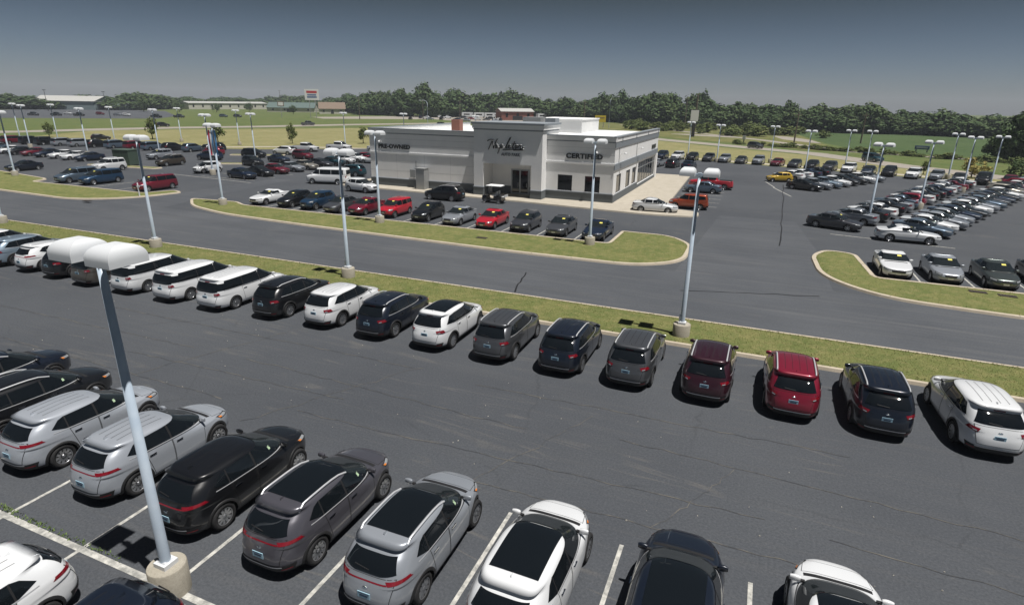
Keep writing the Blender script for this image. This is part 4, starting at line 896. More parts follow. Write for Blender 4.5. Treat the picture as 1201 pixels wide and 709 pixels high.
# wall lamps, utility cabinet, roof gear
M_LAMPW = mat('wall_lamp_white', (.75, .76, .76), .4)
def wall_lamp(x, v, z, ax):
    m = MB(); dx, dy = ax
    m.tube([(x, v, z), (x + dx * .25, v + dy * .25, z + .28), (x + dx * .55, v + dy * .55, z + .26)], .03, 6); m.lathe([(.05, .05), (.22, -.10), (.20, -.11), (.04, .02)], 12, c=(x + dx * .58, v + dy * .58, z + .22)); bpart('wall_lamp', m, [M_LAMPW])
wall_lamp(XR, 66.2, 5.1, (1, 0)); wall_lamp(XR, 76.0, 5.1, (1, 0)); wall_lamp(-16.3, VF, 5.3, (0, -1)); wall_lamp(-44.1, VF, 5.4, (0, -1))
for v in (66.0, 75.8): bpart('downpipe', b2(XR + .0, XR + .06, v - .55, v - .47, 4.31, 5.9), [M_METAL])
bpart('meter_box', b2(-39.9, -39.15, VF - .35, VF - .08, 1.4, 2.35), [M_METAL]); bpart('conduit', b2(-39.2, -39.12, VF - .10, VF - .06, .0, 3.4), [M_METAL])
bpart('roof_vent', MB().lathe([(.16, 6.55), (.16, 7.2), (.32, 7.25), (.30, 7.45), (.001, 7.55)], 12, c=(-33.4, 72, 0)), [M_METAL])
bpart('chimney', b2(-38.2, -37.0, 71, 72.0, 6.5, 8.15), [M_BRICK])
bpart('roof_unit', b2(-27.5, -25.2, 69.5, 71.5, 6.6, 8.75), [M_METAL]); bpart('roof_unit', b2(-24.6, -23.3, 69.5, 71.0, 6.6, 8.7), [M_TRIM])
bpart('clerestory', b2(-30.0, -23.0, 80.0, 89.0, 6.55, 8.30), [M_ROOF]); bpart('clerestory_coping', b2(-30.1, -22.9, 79.9, 89.1, 8.30, 8.40), [M_WALL])
cab = link('utility_cabinet', MB().b2(-38.55, -37.4, 62.3, VF - .12, .14, 2.6).b2(-38.6, -37.35, 62.25, VF - .12, 2.6, 2.68).mesh('cabinet', [M_METAL])); tag(cab, 'tall grey utility cabinet against the pre-owned wing wall', 'cabinet')
# lettering
def text_mesh(s, size, bold, ext, m):
    c = bpy.data.curves.new('txt', 'FONT'); c.body = s; c.size = size; c.offset = bold; c.extrude = ext; c.align_x = 'LEFT'; c.space_character = 1.08
    o = bpy.data.objects.new('txt', c); C.objects.link(o); dg = bpy.context.evaluated_depsgraph_get(); me = bpy.data.meshes.new_from_object(o.evaluated_get(dg))
    bpy.data.objects.remove(o); me.materials.clear(); me.materials.append(m); return me
def sign(s, u0, u1, v, z, h, m, bold=.018, par=None):
    me = text_mesh(s, 1.0, bold, .04, m); xs = [q.co.x for q in me.vertices]; ys = [q.co.y for q in me.vertices]; w, hh = max(xs) - min(xs), max(ys) - min(ys)
    for q in me.vertices:
        x, y, e = q.co; q.co = (u0 - BX + (x - min(xs)) * (u1 - u0) / w, v - BY - .05 + e * -1.0, z + (y - min(ys)) * h / hh)
    fix_normals(me); return link('lettering', me, par or B)
o = sign('CERTIFIED', -19.85, -15.72, VF - .002, 4.70, .56, M_LETTER, .034); o['label'] = 'black capital letters reading CERTIFIED'
o = sign('PRE-OWNED', -44.55, -39.95, VF - .002, 4.72, .54, M_LETTER, .034); o['label'] = 'black capital letters reading PRE-OWNED'
o = sign('AUTO PARK', -27.05, -24.75, PV - .002, 4.72, .34, M_LETTERG, .03)
def script(m, r, dv, par):
    S_ = [[(40, 265), (70, 240), (110, 228), (165, 228), (140, 290), (100, 380), (65, 465)], [(165, 228), (172, 300), (178, 380), (182, 440), (215, 340), (245, 265), (275, 212)],
     [(275, 360), (255, 345), (235, 375), (228, 415), (245, 430), (270, 400), (285, 360), (275, 410), (290, 430), (310, 415)], [(360, 340), (330, 420), (300, 510), (283, 560)], [(345, 375), (375, 345), (395, 355), (390, 400), (365, 425), (345, 420)],
     [(390, 425), (450, 415), (510, 310), (560, 215), (582, 165), (560, 185), (510, 290), (480, 380), (485, 425), (510, 420)], [(525, 400), (560, 370), (565, 345), (545, 340), (525, 375), (530, 420), (560, 425), (590, 400)],
     [(670, 262), (640, 340), (620, 400), (630, 425), (655, 415)], [(610, 322), (705, 310)], [(710, 350), (690, 365), (680, 400), (695, 425), (720, 410), (730, 370), (710, 350), (745, 358)],
     [(775, 340), (755, 390), (740, 425)], [(765, 375), (795, 345), (818, 350), (805, 395), (800, 425), (830, 420), (870, 385)], [(400, 470), (500, 464), (620, 452), (760, 447), (870, 440), (865, 458), (760, 462), (640, 466)]]
    mb = MB()
    for st in S_:
        P_ = [(-28.73 + (x - 40) * .0053, PV - dv, 5.34 + (465 - y) * .0046 + (x - 40) * .0001) for x, y in st]; L_ = []
        for a, b in zip(P_, P_[1:]): L_ += [a, tuple((p + q) / 2 for p, q in zip(a, b))]
        mb.tube(L_ + [P_[-1]], r, 6, 0)
    o = bpart('script_lettering', mb, [m], par); return o
sb = script(M_LETTER, .060, .12, None); sb['label'] = 'large black cursive lettering on the portico'; 
o = script(M_LETTERE, .056, .050, sb); o.location = (.045, 0, .040)
bpart('wall_plaque', b2(XR + .003, XR + .06, 86.2, 89.4, 4.55, 5.05), [M_LETTER])
# ------------------------------------------------------------------ parked cars
ORD = ['first', 'second', 'third', 'fourth', 'fifth', 'sixth', 'seventh', 'eighth', 'ninth', 'tenth', 'eleventh', 'twelfth', 'thirteenth', 'fourteenth', 'fifteenth', 'sixteenth', 'seventeenth', 'eighteenth', 'nineteenth', 'twentieth', 'twenty-first', 'twenty-second', 'twenty-third', 'twenty-fourth']
G_A = 'cars in the nearest row'
for ty, col, u, v, ex, lab in [
  ('suv', 'dark navy', -24.6, 10.5, '', 'dark navy SUV, farthest left of the nearest row, only its bonnet showing'), ('suv', 'black', -21.6, 10.1, 'T', 'black SUV with bright roof rails beside the two silver crossovers'),
  ('crossover', 'light silver', -18.7, 9.95, 'T', 'silver crossover, left one of the two side by side in the nearest row'), ('crossover', 'light silver', -15.5, 9.95, '', 'silver crossover directly behind the tall lamp pole in the nearest row'),
  ('crossover', 'black', -12.25, 9.9, 'T', 'black crossover with red tail bar right of the tall lamp pole'), ('crossover', 'gunmetal', -9.25, 9.9, 'STR', 'dark grey crossover with black glass roof and silver roof rails'),
  ('crossover', 'silver', -6.4, 9.9, 'STR', 'silver crossover with black glass roof in the nearest row'), ('crossover', 'white', -3.4, 9.9, 'S', 'white crossover with large black glass roof at the bottom edge'),
  ('suv', 'dark navy', -.35, 9.87, 'SN', 'black SUV with black roof between the white ones at the bottom edge'), ('crossover', 'white', 2.75, 10.35, 'S', 'white car at the bottom right, only its bonnet and roof front showing')]:
    car(ty, col, u, v, 90, lab, G_A, 'n', ex)
car('crossover', 'white', -13.05, 3.55, -90, 'white crossover at the bottom left with its tail to the centre line', G_A, 'n')
car('crossover', 'dark navy', -9.95, 3.8, -90, 'dark car below the lamp base, only its roof showing', G_A, 'n')
G_B = 'SUVs parked along the long verge'
for ty, col, u, v, ex, lab in [
  ('suv', 'dark grey', 11.3, 22.9, '', 'dark SUV at the right edge beyond the white one by the verge'), ('suv', 'white', 8.0, 22.8, 'N', 'white SUV, rightmost one fully seen along the verge'), ('suv', 'dark navy', 5.05, 22.7, '', 'black SUV between the red SUV and the white one'),
  ('suv', 'red', 2.25, 22.75, '', 'red SUV with silver roof rails by the verge'), ('suv', 'burgundy', -.7, 22.7, '', 'dark burgundy SUV in front of the thick lamp base'), ('suv', 'grey', -3.6, 22.7, '', 'grey SUV left of the dark burgundy one'),
  ('suv', 'dark navy', -6.45, 22.7, '', 'navy SUV between two grey SUVs by the verge'), ('suv', 'grey', -9.45, 22.7, '', 'grey SUV right of the white one with a black glass roof'), ('suv', 'white', -12.45, 22.7, 'SN', 'white SUV with black glass roof by the verge'),
  ('suv', 'dark navy', -15.5, 22.7, '', 'dark navy SUV between two white SUVs by the verge'), ('suv', 'white', -18.6, 22.8, 'N', 'white SUV with plain white roof in front of a slim lamp pole'), ('suv', 'black', -21.8, 22.7, '', 'black SUV right of the three white minivans'),
  ('minivan', 'white', -25.2, 22.6, '', 'white minivan, rightmost of the three'), ('minivan', 'white', -28.45, 22.6, '', 'white minivan, middle of the three'), ('minivan', 'white', -31.8, 22.6, '', 'white minivan, leftmost of the three'),
  ('minivan', 'bronze', -35.2, 22.6, '', 'bronze minivan behind the near lamp heads'), ('suv', 'black', -38.3, 22.6, 'N', 'black SUV half hidden behind the near lamp heads'), ('crossover', 'white', -41.2, 22.6, '', 'small white SUV under the left near lamp head'),
  ('suv', 'pale blue', -44.2, 22.7, 'N', 'pale blue SUV left of the near lamp heads'), ('suv', 'white', -47.6, 22.9, 'N', 'white SUV, second from the left edge along the verge'), ('suv', 'silver', -50.8, 22.9, 'N', 'silver SUV at the left edge along the verge')]:
    car(ty, col, u, v, 90 + (2.5 if u == 8.0 else 0), lab, G_B, 'n', ex)
G_C = 'used cars in front of the showroom'
for ty, col, u, v, lab in [
  ('coupe', 'white', -47.3, 47.3, 'white coupe, leftmost of the row before the showroom'), ('hatchback', 'black', -43.8, 47.2, 'black hatchback between the white coupe and the blue car'), ('crossover', 'deep blue', -40.9, 47.3, 'blue small SUV in the row before the showroom'),
  ('sedan', 'grey', -37.7, 47.0, 'grey sedan right of the blue small SUV'), ('sedan', 'maroon', -34.9, 47.2, 'maroon sedan left of the red boxy hatchback'), ('boxy_hatchback', 'bright red', -31.7, 47.3, 'bright red boxy hatchback before the showroom'),
  ('hatchback', 'black', -28.0, 47.2, 'black hatchback right of the red boxy one'), ('sedan', 'silver', -24.6, 47.0, 'silver sedan left of the red sedan'), ('sedan', 'bright red', -21.3, 47.0, 'red sedan in front of the portico'),
  ('hatchback', 'dark grey', -18.1, 47.1, 'dark grey hatchback right of the red sedan'), ('sedan', 'grey', -14.8, 47.0, 'grey sedan beside the navy coupe'), ('coupe', 'navy', -11.6, 46.9, 'navy coupe, rightmost of the row before the showroom')]:
    car(ty, col, u, v, -90, lab, G_C, 'm', 'Y')
for ty, col, u, v, h, lab in [
  ('crossover', 'white', -43.6, 58.2, -8, 'white SUV standing behind the maroon sedan'), ('van', 'white', -51.6, 62.0, 195, 'white passenger van left of the showroom'), ('suv', 'black', -32.0, 57.6, 180, 'black SUV parked across the showroom front'),
  ('sedan', 'white', -9.3, 61.0, 4, 'white sedan on the walk at the showroom corner'), ('boxy_hatchback', 'copper', -6.4, 64.9, 183, 'copper orange retro hatchback behind the white sedan'), ('sedan', 'blue grey', -6.2, 78.2, 180, 'blue grey sedan beside the showroom walk'),
  ('pickup', 'bright red', -5.6, 82.6, 180, 'red pickup truck behind the blue grey sedan'), ('coupe', 'white', 12.2, 56.8, 0, 'white sports coupe at the near end of the double row'), ('sedan', 'dark grey', 7.1, 60.2, -22, 'dark grey sedan at the near corner of the double row'),
  ('coupe', 'white', 9.25, 45.2, -90, 'white sedan with black glass roof beside the grass corner'), ('sedan', 'silver', 12.05, 45.2, -90, 'silver sedan, middle of three by the grass corner'), ('sedan', 'green grey', 14.9, 45.2, -90, 'dark green grey sedan, right of three by the grass corner'),
  ('sedan', 'black', 17.8, 46.6, -90, 'black sedan at the right edge beside the green grey one'),
  ('minivan', 'blue grey', -80.0, 48.3, -90, 'silver blue minivan at the left grass strip'), ('minivan', 'deep blue', -75.7, 48.5, -90, 'dark blue minivan at the left grass strip'), ('minivan', 'maroon', -65.3, 47.9, -90, 'maroon minivan nearest the drive entrance'),
  ('offroader', 'white', -87.6, 57.6, -90, 'white boxy SUV behind the two blue minivans'), ('crossover', 'white', -74.2, 63.0, -90, 'small white SUV beside the striped banner'), ('suv', 'brown', -86.6, 66.8, -90, 'brown SUV beside the green utility box'), ('suv', 'silver', -97, 73.0, -90, 'silver SUV behind the green utility box')]:
    car(ty, col, u, v, h, lab, 'single cars about the lots', 'm', 'Y' if lab[0:3] in ('sil', 'dar', 'blu', 'mar') or 'coupe' == ty else '')
o = car('hatchback', 'yellow', 3.0, 95.6, 200, 'small yellow car with dark stripes in the right lot', 'single cars about the lots', 'm', '', (.88, .92, .95))
# rows further off, one mesh per car
def row(group, names, start, step, head, seq, where, n0=0):
    for i, (ty, col) in enumerate(seq):
        u = start[0] + step[0] * i + rng.uniform(-.12, .12); v = start[1] + step[1] * i + rng.uniform(-.2, .2)
        kind = KIND[ty]; car(ty, col, u, v, head, f'{col} {kind}, {ORD[i + n0]} {names} {where}', group, 'f')
def P_(s): return [tuple(x.split(':')) for x in s.split()]
def Q(s):
    T = {'s': 'sedan', 'c': 'coupe', 'h': 'hatchback', 'u': 'suv', 'x': 'crossover', 'm': 'minivan', 'o': 'offroader', 'p': 'pickup', 'b': 'boxy_hatchback'}
    K = {'w': 'white', 'S': 'silver', 'g': 'grey', 'd': 'dark grey', 'k': 'black', 'n': 'navy', 'b': 'blue', 't': 'teal', 'r': 'red', 'm': 'maroon', 'e': 'beige', 'z': 'bronze', 'l': 'pale blue', 'y': 'blue grey'}
    return [(T[a[0]], K[a[1]]) for a in s.split()]
row('double row, file with tails to the aisle', 'from the near end', (9.0, 64.2), (1.16, 2.55), 157, Q('sS sk sw sk sS sy hr sw sk sk sn sw sS cr sk sw'), 'in the inner file')
row('double row, file with noses to the aisle', 'behind the white coupe', (13.9, 60.6), (1.22, 2.58), -23, Q('sy sw sS sS sn sk sw sS sy sd sn sk sw xe xk sr sw hr sS sy'), 'in the outer double-row file')
row('small file beyond the wide drive', 'from the near end', (6.0, 87.6), (1.35, 2.25), -25, Q('sk sS sl sw sk ck sw sS'), 'of the small file')
row('small file beyond the wide drive', 'in line', (4.4, 99.6), (1.35, 2.5), 155, Q('sw sw cn sk'), 'of the short file behind the yellow car')
row('back row along the highway', 'from the showroom', (-18.6, 124.6), (3.08, -.25), -100, Q('un uw xk xd xS sg uS'), 'in the back row along the highway')
row('back row along the highway', 'right of the silver SUV', (3.2, 121.8), (2.78, -1.36), -108, Q('sm hd xk ud uw sn uk'), 'in the back row along the highway')
row('back row along the highway', 'counted', (23.0, 112.0), (2.75, -1.2), -110, Q('uw xS sd ok um'), 'at the back row right end')
row('two cars behind the showroom', 'beyond the showroom corner', (-16.8, 108.4), (2.8, -.4), 80, Q('sS hk sn'), 'behind the showroom')
row('dark SUVs at the back of the left lot', 'from left', (-152.5, 80.8), (4.75, .55), 90, Q('mm ok ok mS mS uk my mm my uk uy ud'), 'in the back row of the left lot')
row('sedans in the middle of the left lot', 'from left', (-127.5, 66.2), (4.0, -.15), -90, Q('sw sk sm sn sw sw sn'), 'in the middle row of the left lot')
row('sedans in the middle of the left lot', 'counted leftwards', (-136.5, 68.5), (-4.2, .6), -90, Q('sy sn'), 'at the left edge of the left lot')
row('sedans beside the passenger van', 'from the drive', (-64.9, 60.6), (-.12, 3.25), -4, Q('sn sk sm sS se sd st hw xw sr'), 'in the file left of the passenger van')
row('cars behind the sedan file', 'from the drive', (-75.6, 72.8), (-.6, 6.6), -10, Q('xk cn um'), 'in the file behind the sedans')
row('cars by the banner', 'behind the striped banner', (-88.8, 76.2), (-6.8, 6.6), 190, Q('un xm uk'), 'going away from the drive')
for ty, col, u, v, h, lab in [('suv', 'black', -86.2, 83.6, 10, 'black SUV behind the two dark sedans left of the lamp'), ('suv', 'white', -86.2, 91.2, 190, 'white SUV by the meadow edge left of the van'), ('pickup', 'white', -87.6, 99.0, 10, 'white pickup truck by the meadow edge'),
  ('pickup', 'white', -84.5, 105.8, 10, 'white pickup truck at the far end of the used car lot'), ('sedan', 'white', -76.5, 108.6, 10, 'white sedan near the corner of the pre-owned wing'), ('suv', 'teal', -54.2, 70.0, 185, 'dark teal SUV right behind the passenger van'),
  ('sedan', 'white', -62.0, 86.4, 185, 'white sedan close to the left corner of the showroom'), ('hatchback', 'black', -149.0, 97.4, 60, 'black wagon standing on the meadow edge'), ('sedan', 'dark navy', -97.5, 52.0, -90, 'dark car at the left edge behind the grass strip'),
  ('suv', 'dark grey', -1.6, 170.5, -42, 'dark SUV driving on the highway behind the back row'), ('minivan', 'teal', 21.6, 143.5, -58, 'dark teal minivan driving on the right highway'), ('sedan', 'silver', -38, 205, -48, 'silver car on the highway beyond the showroom roof'),
  ('pickup', 'grey', -172, 197, 70, 'grey pickup driving on the left highway'), ('suv', 'black', -130, 233, 50, 'black car on the left highway near the showroom'), ('sedan', 'black', -112, 223, 50, 'black sedan on the far highway behind the pre-owned wing'),
  ('pickup', 'white', -106, 262, 40, 'white pickup on the far highway behind the pre-owned wing'), ('suv', 'black', -198, 152, 70, 'dark SUV on the left highway behind the banner')]:
    car(ty, col, u, v, h, lab, 'single distant cars', 'f')
# distant stock by the motor homes and the truck yard
far_seq = Q('un uw uw sk pw ud sS pk uw sr xn sw uk sd pS sw un xS pk sw')
for i, (ty, col) in enumerate(far_seq):
    a = i / (len(far_seq) - 1); car(ty, col, -196 + 66 * a + rng.uniform(-3, 3), 322 + 24 * math.sin(i * 1.7) + rng.uniform(-4, 4), rng.choice((20, 110, 60, 200)), 'parked vehicle in the distant yard behind the showroom', 'vehicles in the distant yard behind the showroom', 'f')
for i, (ty, col, u, v) in enumerate([('pickup', 'dark grey', -338, 190), ('pickup', 'black', -330, 196), ('pickup', 'black', -322, 202), ('suv', 'maroon', -336, 222), ('sedan', 'silver', -322, 222), ('suv', 'white', -312, 220), ('pickup', 'black', -282, 214), ('pickup', 'dark grey', -276, 222), ('suv', 'blue grey', -272, 246), ('suv', 'dark grey', -266, 250), ('sedan', 'white', -350, 214)]):
    car(ty, col, u, v, 15, f'{col} {KIND[ty]}, {ORD[i]} counted along the distant truck yard', 'vehicles in the distant truck yard', 'f')
# golf cart
M_CART = mat('cart_body', (.012, .013, .016), .3, coat=.6); M_SEAT = mat('cart_seat', (.45, .46, .46), .6)
gc = link('golf_cart', None, None, (-26.3, 58.4, 0), R(180)); tag(gc, 'black golf cart with white roof in front of the portico', 'golf cart')
b = MB(); b.b2(-1.15, 1.15, -.55, .55, .28, .42); b.box((.95, 0, .60), (.55, 1.08, .42), taper=.85); b.box((-.62, 0, .62), (.95, 1.12, .44), taper=.95); link('body', b.mesh('body', [M_CART]), gc)
link('roof', MB().box((-.12, 0, 1.86), (1.75, 1.22, .07), 0).box((-.12, 0, 1.92), (1.6, 1.08, .05), 0, taper=.9).mesh('roof', [M_LAMPW]), gc)
link('seat', MB().box((-.22, 0, .88), (.5, 1.08, .14), 0).mesh('seat', [M_SEAT]), gc); link('backrest', MB().box((-.48, 0, 1.10), (.10, 1.08, .38), 0).mesh('backrest', [M_SEAT]), gc)
link('cargo_rack', MB().b2(-1.45, -.9, -.5, .5, .70, .76).b2(-1.45, -1.40, -.5, .5, .76, .95).mesh('cargo_rack', [M_SEAT]), gc)
for sx, px_ in ((.66, .82), (-.82, -.72)):
    for sy in (-.52, .52): link('roof_post', MB().tube([(px_ + (.1 if sx > 0 else 0), sy, .6), (sx, sy, 1.84)], .022, 6).mesh('roof_post', [M_CART]), gc)
link('steering_wheel', MB().lathe([(.17, 0), (.19, .01), (.19, .03), (.17, .04), (.17, 0)], 14, c=(.45, -.25, 1.05)).mesh('steering_wheel', [M_CART]), gc)
for sx in (-.78, .82):
    for sy in (-1, 1):
        t_, q_ = wheel_meshes(.25, .2, 1); mw = MB(); mw.v = [(x + sx, sy * (y + .48), z + .25) for x, y, z in t_.v + q_.v]; n_ = len(t_.v); mw.f = [f if sy > 0 else f[::-1] for f in t_.f + [tuple(k + n_ for k in f) for f in q_.f]]; mw.m = [{TYRE: 0, RIM: 1, RIMD: 2}[k] for k in t_.m + q_.m]; mw.sm = t_.sm + q_.sm
        link('wheel', mw.mesh('cart_wheel', [M_TYRE, M_RIM, M_RIMD]), gc)
# ------------------------------------------------------------------ trees
M_LEAF = leaf_mat('broad_leaves', (.040, .070, .026), (.090, .122, .042), (.050, .088, .032)); M_LEAFL = leaf_mat('pale_leaves', (.075, .105, .030), (.12, .15, .045), (.10, .12, .035)); M_LEAFY = leaf_mat('yellow_leaves', (.22, .19, .05), (.30, .25, .08), (.24, .22, .06))
M_BARK = mat('bark', (.075, .060, .045), .9)
rt_ = random.Random(11)
def crown_mesh(seed, clumps, per, leaf, m, shape=1.0, low=False):
    """unit crown: base at z=.15, top near 1, radius about .5; clumps of leaf-sized faces with gaps between them"""
    r = random.Random(seed); mb = MB(); cs = []
    while len(cs) < clumps:
        x, y, z = r.uniform(-1, 1), r.uniform(-1, 1), r.uniform(-1, 1); d = x * x + y * y + z * z
        if d > 1 or d < .12: continue
        k = (1 - .35 * max(0, z)) * shape; cs.append((x * .40 * k, y * .40 * k, (.48 + z * .44) if low else (.57 + z * .36), r.uniform(.10, .18)))
    for cx_, cy_, cz, cr in cs:
        for _ in range(per):
            t = Vector((r.gauss(0, 1), r.gauss(0, 1), r.gauss(0, 1))).normalized(); q = Vector((cx_, cy_, cz)) + t * cr * r.uniform(.55, 1.0); q.z = max(.0 if low else .12, q.z)
            n = (t + Vector((r.uniform(-.7, .7), r.uniform(-.7, .7), r.uniform(-.3, .9)))).normalized(); a = n.cross(Vector((r.random(), r.random(), r.random()))).normalized(); b = n.cross(a); s = leaf * r.uniform(.6, 1.35)
            mb.add([q + a * s, q + b * s * .8, q - a * s, q - b * s * .8], [(0, 1, 2, 3)])
    return mb.mesh('crown', [m])
def trunk_mesh(seed):
    r = random.Random(seed); mb = MB(); mb.tube([(0, 0, 0), (.01, 0, .2), (0, .01, .42), (.01, 0, .62)], [.030, .022, .016, .006], 7)
    for k in range(5):
        a = r.uniform(0, 6.28); z = r.uniform(.2, .42); mb.tube([(0, 0, z), (.12 * math.cos(a), .12 * math.sin(a), z + .12), (.24 * math.cos(a), .24 * math.sin(a), z + .24)], [.012, .008, .003], 5)
    return mb.mesh('trunk', [M_BARK])
CROWNS = [crown_mesh(20 + k, 46, 34, .030, M_LEAF, (1.0, 1.15, .9, 1.25, 1.05, 1.1)[k]) for k in range(6)]; SMALL = [crown_mesh(40 + k, 26, 26, .045, M_LEAFL, (.8, .95)[k]) for k in range(2)]; YEL = crown_mesh(50, 30, 30, .04, M_LEAFY, 1.3)
WOOD = [crown_mesh(60 + k, 60, 34, .040, M_LEAF, (1.0, 1.15, .95, 1.2, 1.05)[k], True) for k in range(5)]
LOWB = [crown_mesh(80 + k, 30, 26, .05, M_LEAFL, 1.1, True) for k in range(3)]
TRUNKS = [trunk_mesh(k) for k in range(3)]
def tree(u, v, h, w, label, group=None, crown=None, name='tree', cat='tree', z=-.05):
    o = link(name, None, None, (u, v, z), rt_.uniform(0, 6.28)); tag(o, label, cat, group); s = (w, w, h)
    t = link('trunk', rt_.choice(TRUNKS), o); t.scale = s; c = link('crown', crown or rt_.choice(CROWNS), o); c.scale = s; return o
ST = [(-10, -500, 245, 12.5), (0, -481, 251, 12.8), (40, -478, 272, 10.5), (100, -470, 300, 9.5), (140, -440, 310, 13.5), (190, -459, 354, 12.5), (250, -560, 505, 11), (330, -500, 535, 12.5), (400, -361, 458, 15.5), (430, -262, 362, 20.5), (500, -205, 348, 20), (550, -195, 385, 19.5), (605, -181, 440, 23), (640, -150, 400, 17.5), (700, -97, 370, 16.8), (750, -68, 345, 17.5), (800, -40, 324, 17.5), (850, -20, 318, 14.5), (900, 1, 312, 16.2), (925, 9, 308, 15.5), (950, 18, 306, 13), (1000, 36, 302, 11.6), (1080, 62, 307, 11.6), (1150, 81, 299, 11), (1230, 112, 292, 11.5)]
for (x0, u0, v0, h0), (x1, u1, v1, h1) in zip(ST, ST[1:]):
    n = max(1, round((x1 - x0) / 10.5)); swell = 1.0
    for i in range(n):
        t = (i + rt_.uniform(.1, .9)) / n; u, v, h = u0 + (u1 - u0) * t, v0 + (v1 - v0) * t, h0 + (h1 - h0) * t; dist = math.hypot(u, v)
        if i % 3 == 0: swell = rt_.uniform(.78, 1.13)
        h *= swell * (0.96 if x0 < 420 else 1.0); px_m = 683 / dist; w = rt_.uniform(24, 42) / px_m
        for k, (df, hf) in enumerate(((1.0, rt_.uniform(.48, .95)), (1.06, rt_.uniform(.80, 1.06)))):
            g_ = 'the dark wood along the right horizon' if x0 >= 600 else 'the trees along the left horizon'
            where = next(w_ for lim, w_ in ((60, 'left of the hangar'), (140, 'behind the hangar'), (220, 'right of the hangar'), (330, 'behind the long cream building'), (400, 'behind the tall roadside sign'), (470, 'above the pre-owned wing'), (560, 'above the chimney and motor homes'), (640, 'above the portico'), (720, 'behind the yellow billboard'), (800, 'left of the grey panel sign'), (860, 'right of the grey panel sign'), (940, 'behind the rough meadow'), (1060, 'behind the crop field'), (1400, 'at the far right horizon')) if x0 < lim)
            where = ('tall tree at the back of the wood ', 'round tree at the front of the wood ')[k == 0] + where
            tree(u * df + rt_.uniform(-2, 2), v * df + rt_.uniform(-2, 2), h * hf, w * rt_.uniform(.9, 1.15), where, where + ' group', rt_.choice(WOOD))
for u, v, h, w, lab in [(-171, 98.7, 3.8, 3.2, 'small thin tree beside the left highway'), (-143.7, 107, 5.4, 4.6, 'round young tree in the dry meadow behind the dark SUV row'), (-121.8, 107.5, 4.4, 5.0, 'bushy young tree behind the striped banner'), (-106.2, 115.5, 5.0, 3.0, 'slim young tree in the dry meadow behind the white SUV'), (-92.7, 125.6, 4.2, 4.2, 'young tree touching the left corner of the showroom')]:
    tree(u, v, h, w, lab, 'young trees in the meadow', rt_.choice(SMALL))
for u, v, h, w, lab in [(-372, 300, 7, 8, 'round tree before the left end of the long cream building'), (-362, 322, 6.5, 7, 'round tree before the middle of the long cream building'), (-350, 340, 7.5, 7, 'round tree before the right end of the long cream building'), (-300, 330, 6.5, 6, 'pale round tree before the green roofed building'), (-388, 286, 9.5, 9, 'tall dark tree between the hangar and the cream building')]: tree(u, v, h, w, lab, None, rt_.choice(CROWNS))
tree(32.4, 118.7, 3.2, 4.2, 'yellow-leaved bush at the right highway', None, YEL, 'bush', 'bush'); tree(26.1, 120.5, 2.3, 2.2, 'small round green bush behind the white SUV of the back row', None, SMALL[0], 'bush', 'bush'); tree(38.8, 118.6, 3.3, 5.5, 'dark bush at the right edge beside the highway', None, None, 'bush', 'bush')
for u, v, h, w in [(52.5, 166, 11.6, 9), (57, 170, 12.2, 10), (60.5, 186, 11.6, 9), (56, 158, 7, 8), (63, 176, 12.5, 10), (51, 172, 6, 7), (66, 190, 11, 9)]: tree(u, v, h, w, 'large dark tree of the clump at the right edge', 'dark clump of trees at the right edge', rt_.choice(WOOD))
for i in range(46):
    t = rt_.random(); u = -62 + 78 * t + rt_.uniform(-6, 6); v = 312 - 96 * rt_.random() - (20 if t > .6 else 0); 
    if v < 235 - .9 * u * .6: v += 40
    tree(u, v, rt_.uniform(1.4, 4.2), rt_.uniform(4, 9), 'low rounded bush in the rough meadow before the dark wood', 'bushes in the rough meadow', rt_.choice(LOWB), 'bush', 'bush')
for k in range(40):
    a = k / 39; tree(-8 + 62 * a + rt_.uniform(-1, 1), 184 - 62 * a * .55 + 4 + rt_.uniform(-1.5, 1.5), rt_.uniform(.7, 1.5), rt_.uniform(2.5, 4.5), 'low weedy bush along the highway bank', 'weedy bushes along the highway bank', rt_.choice(LOWB), 'bush', 'bush')
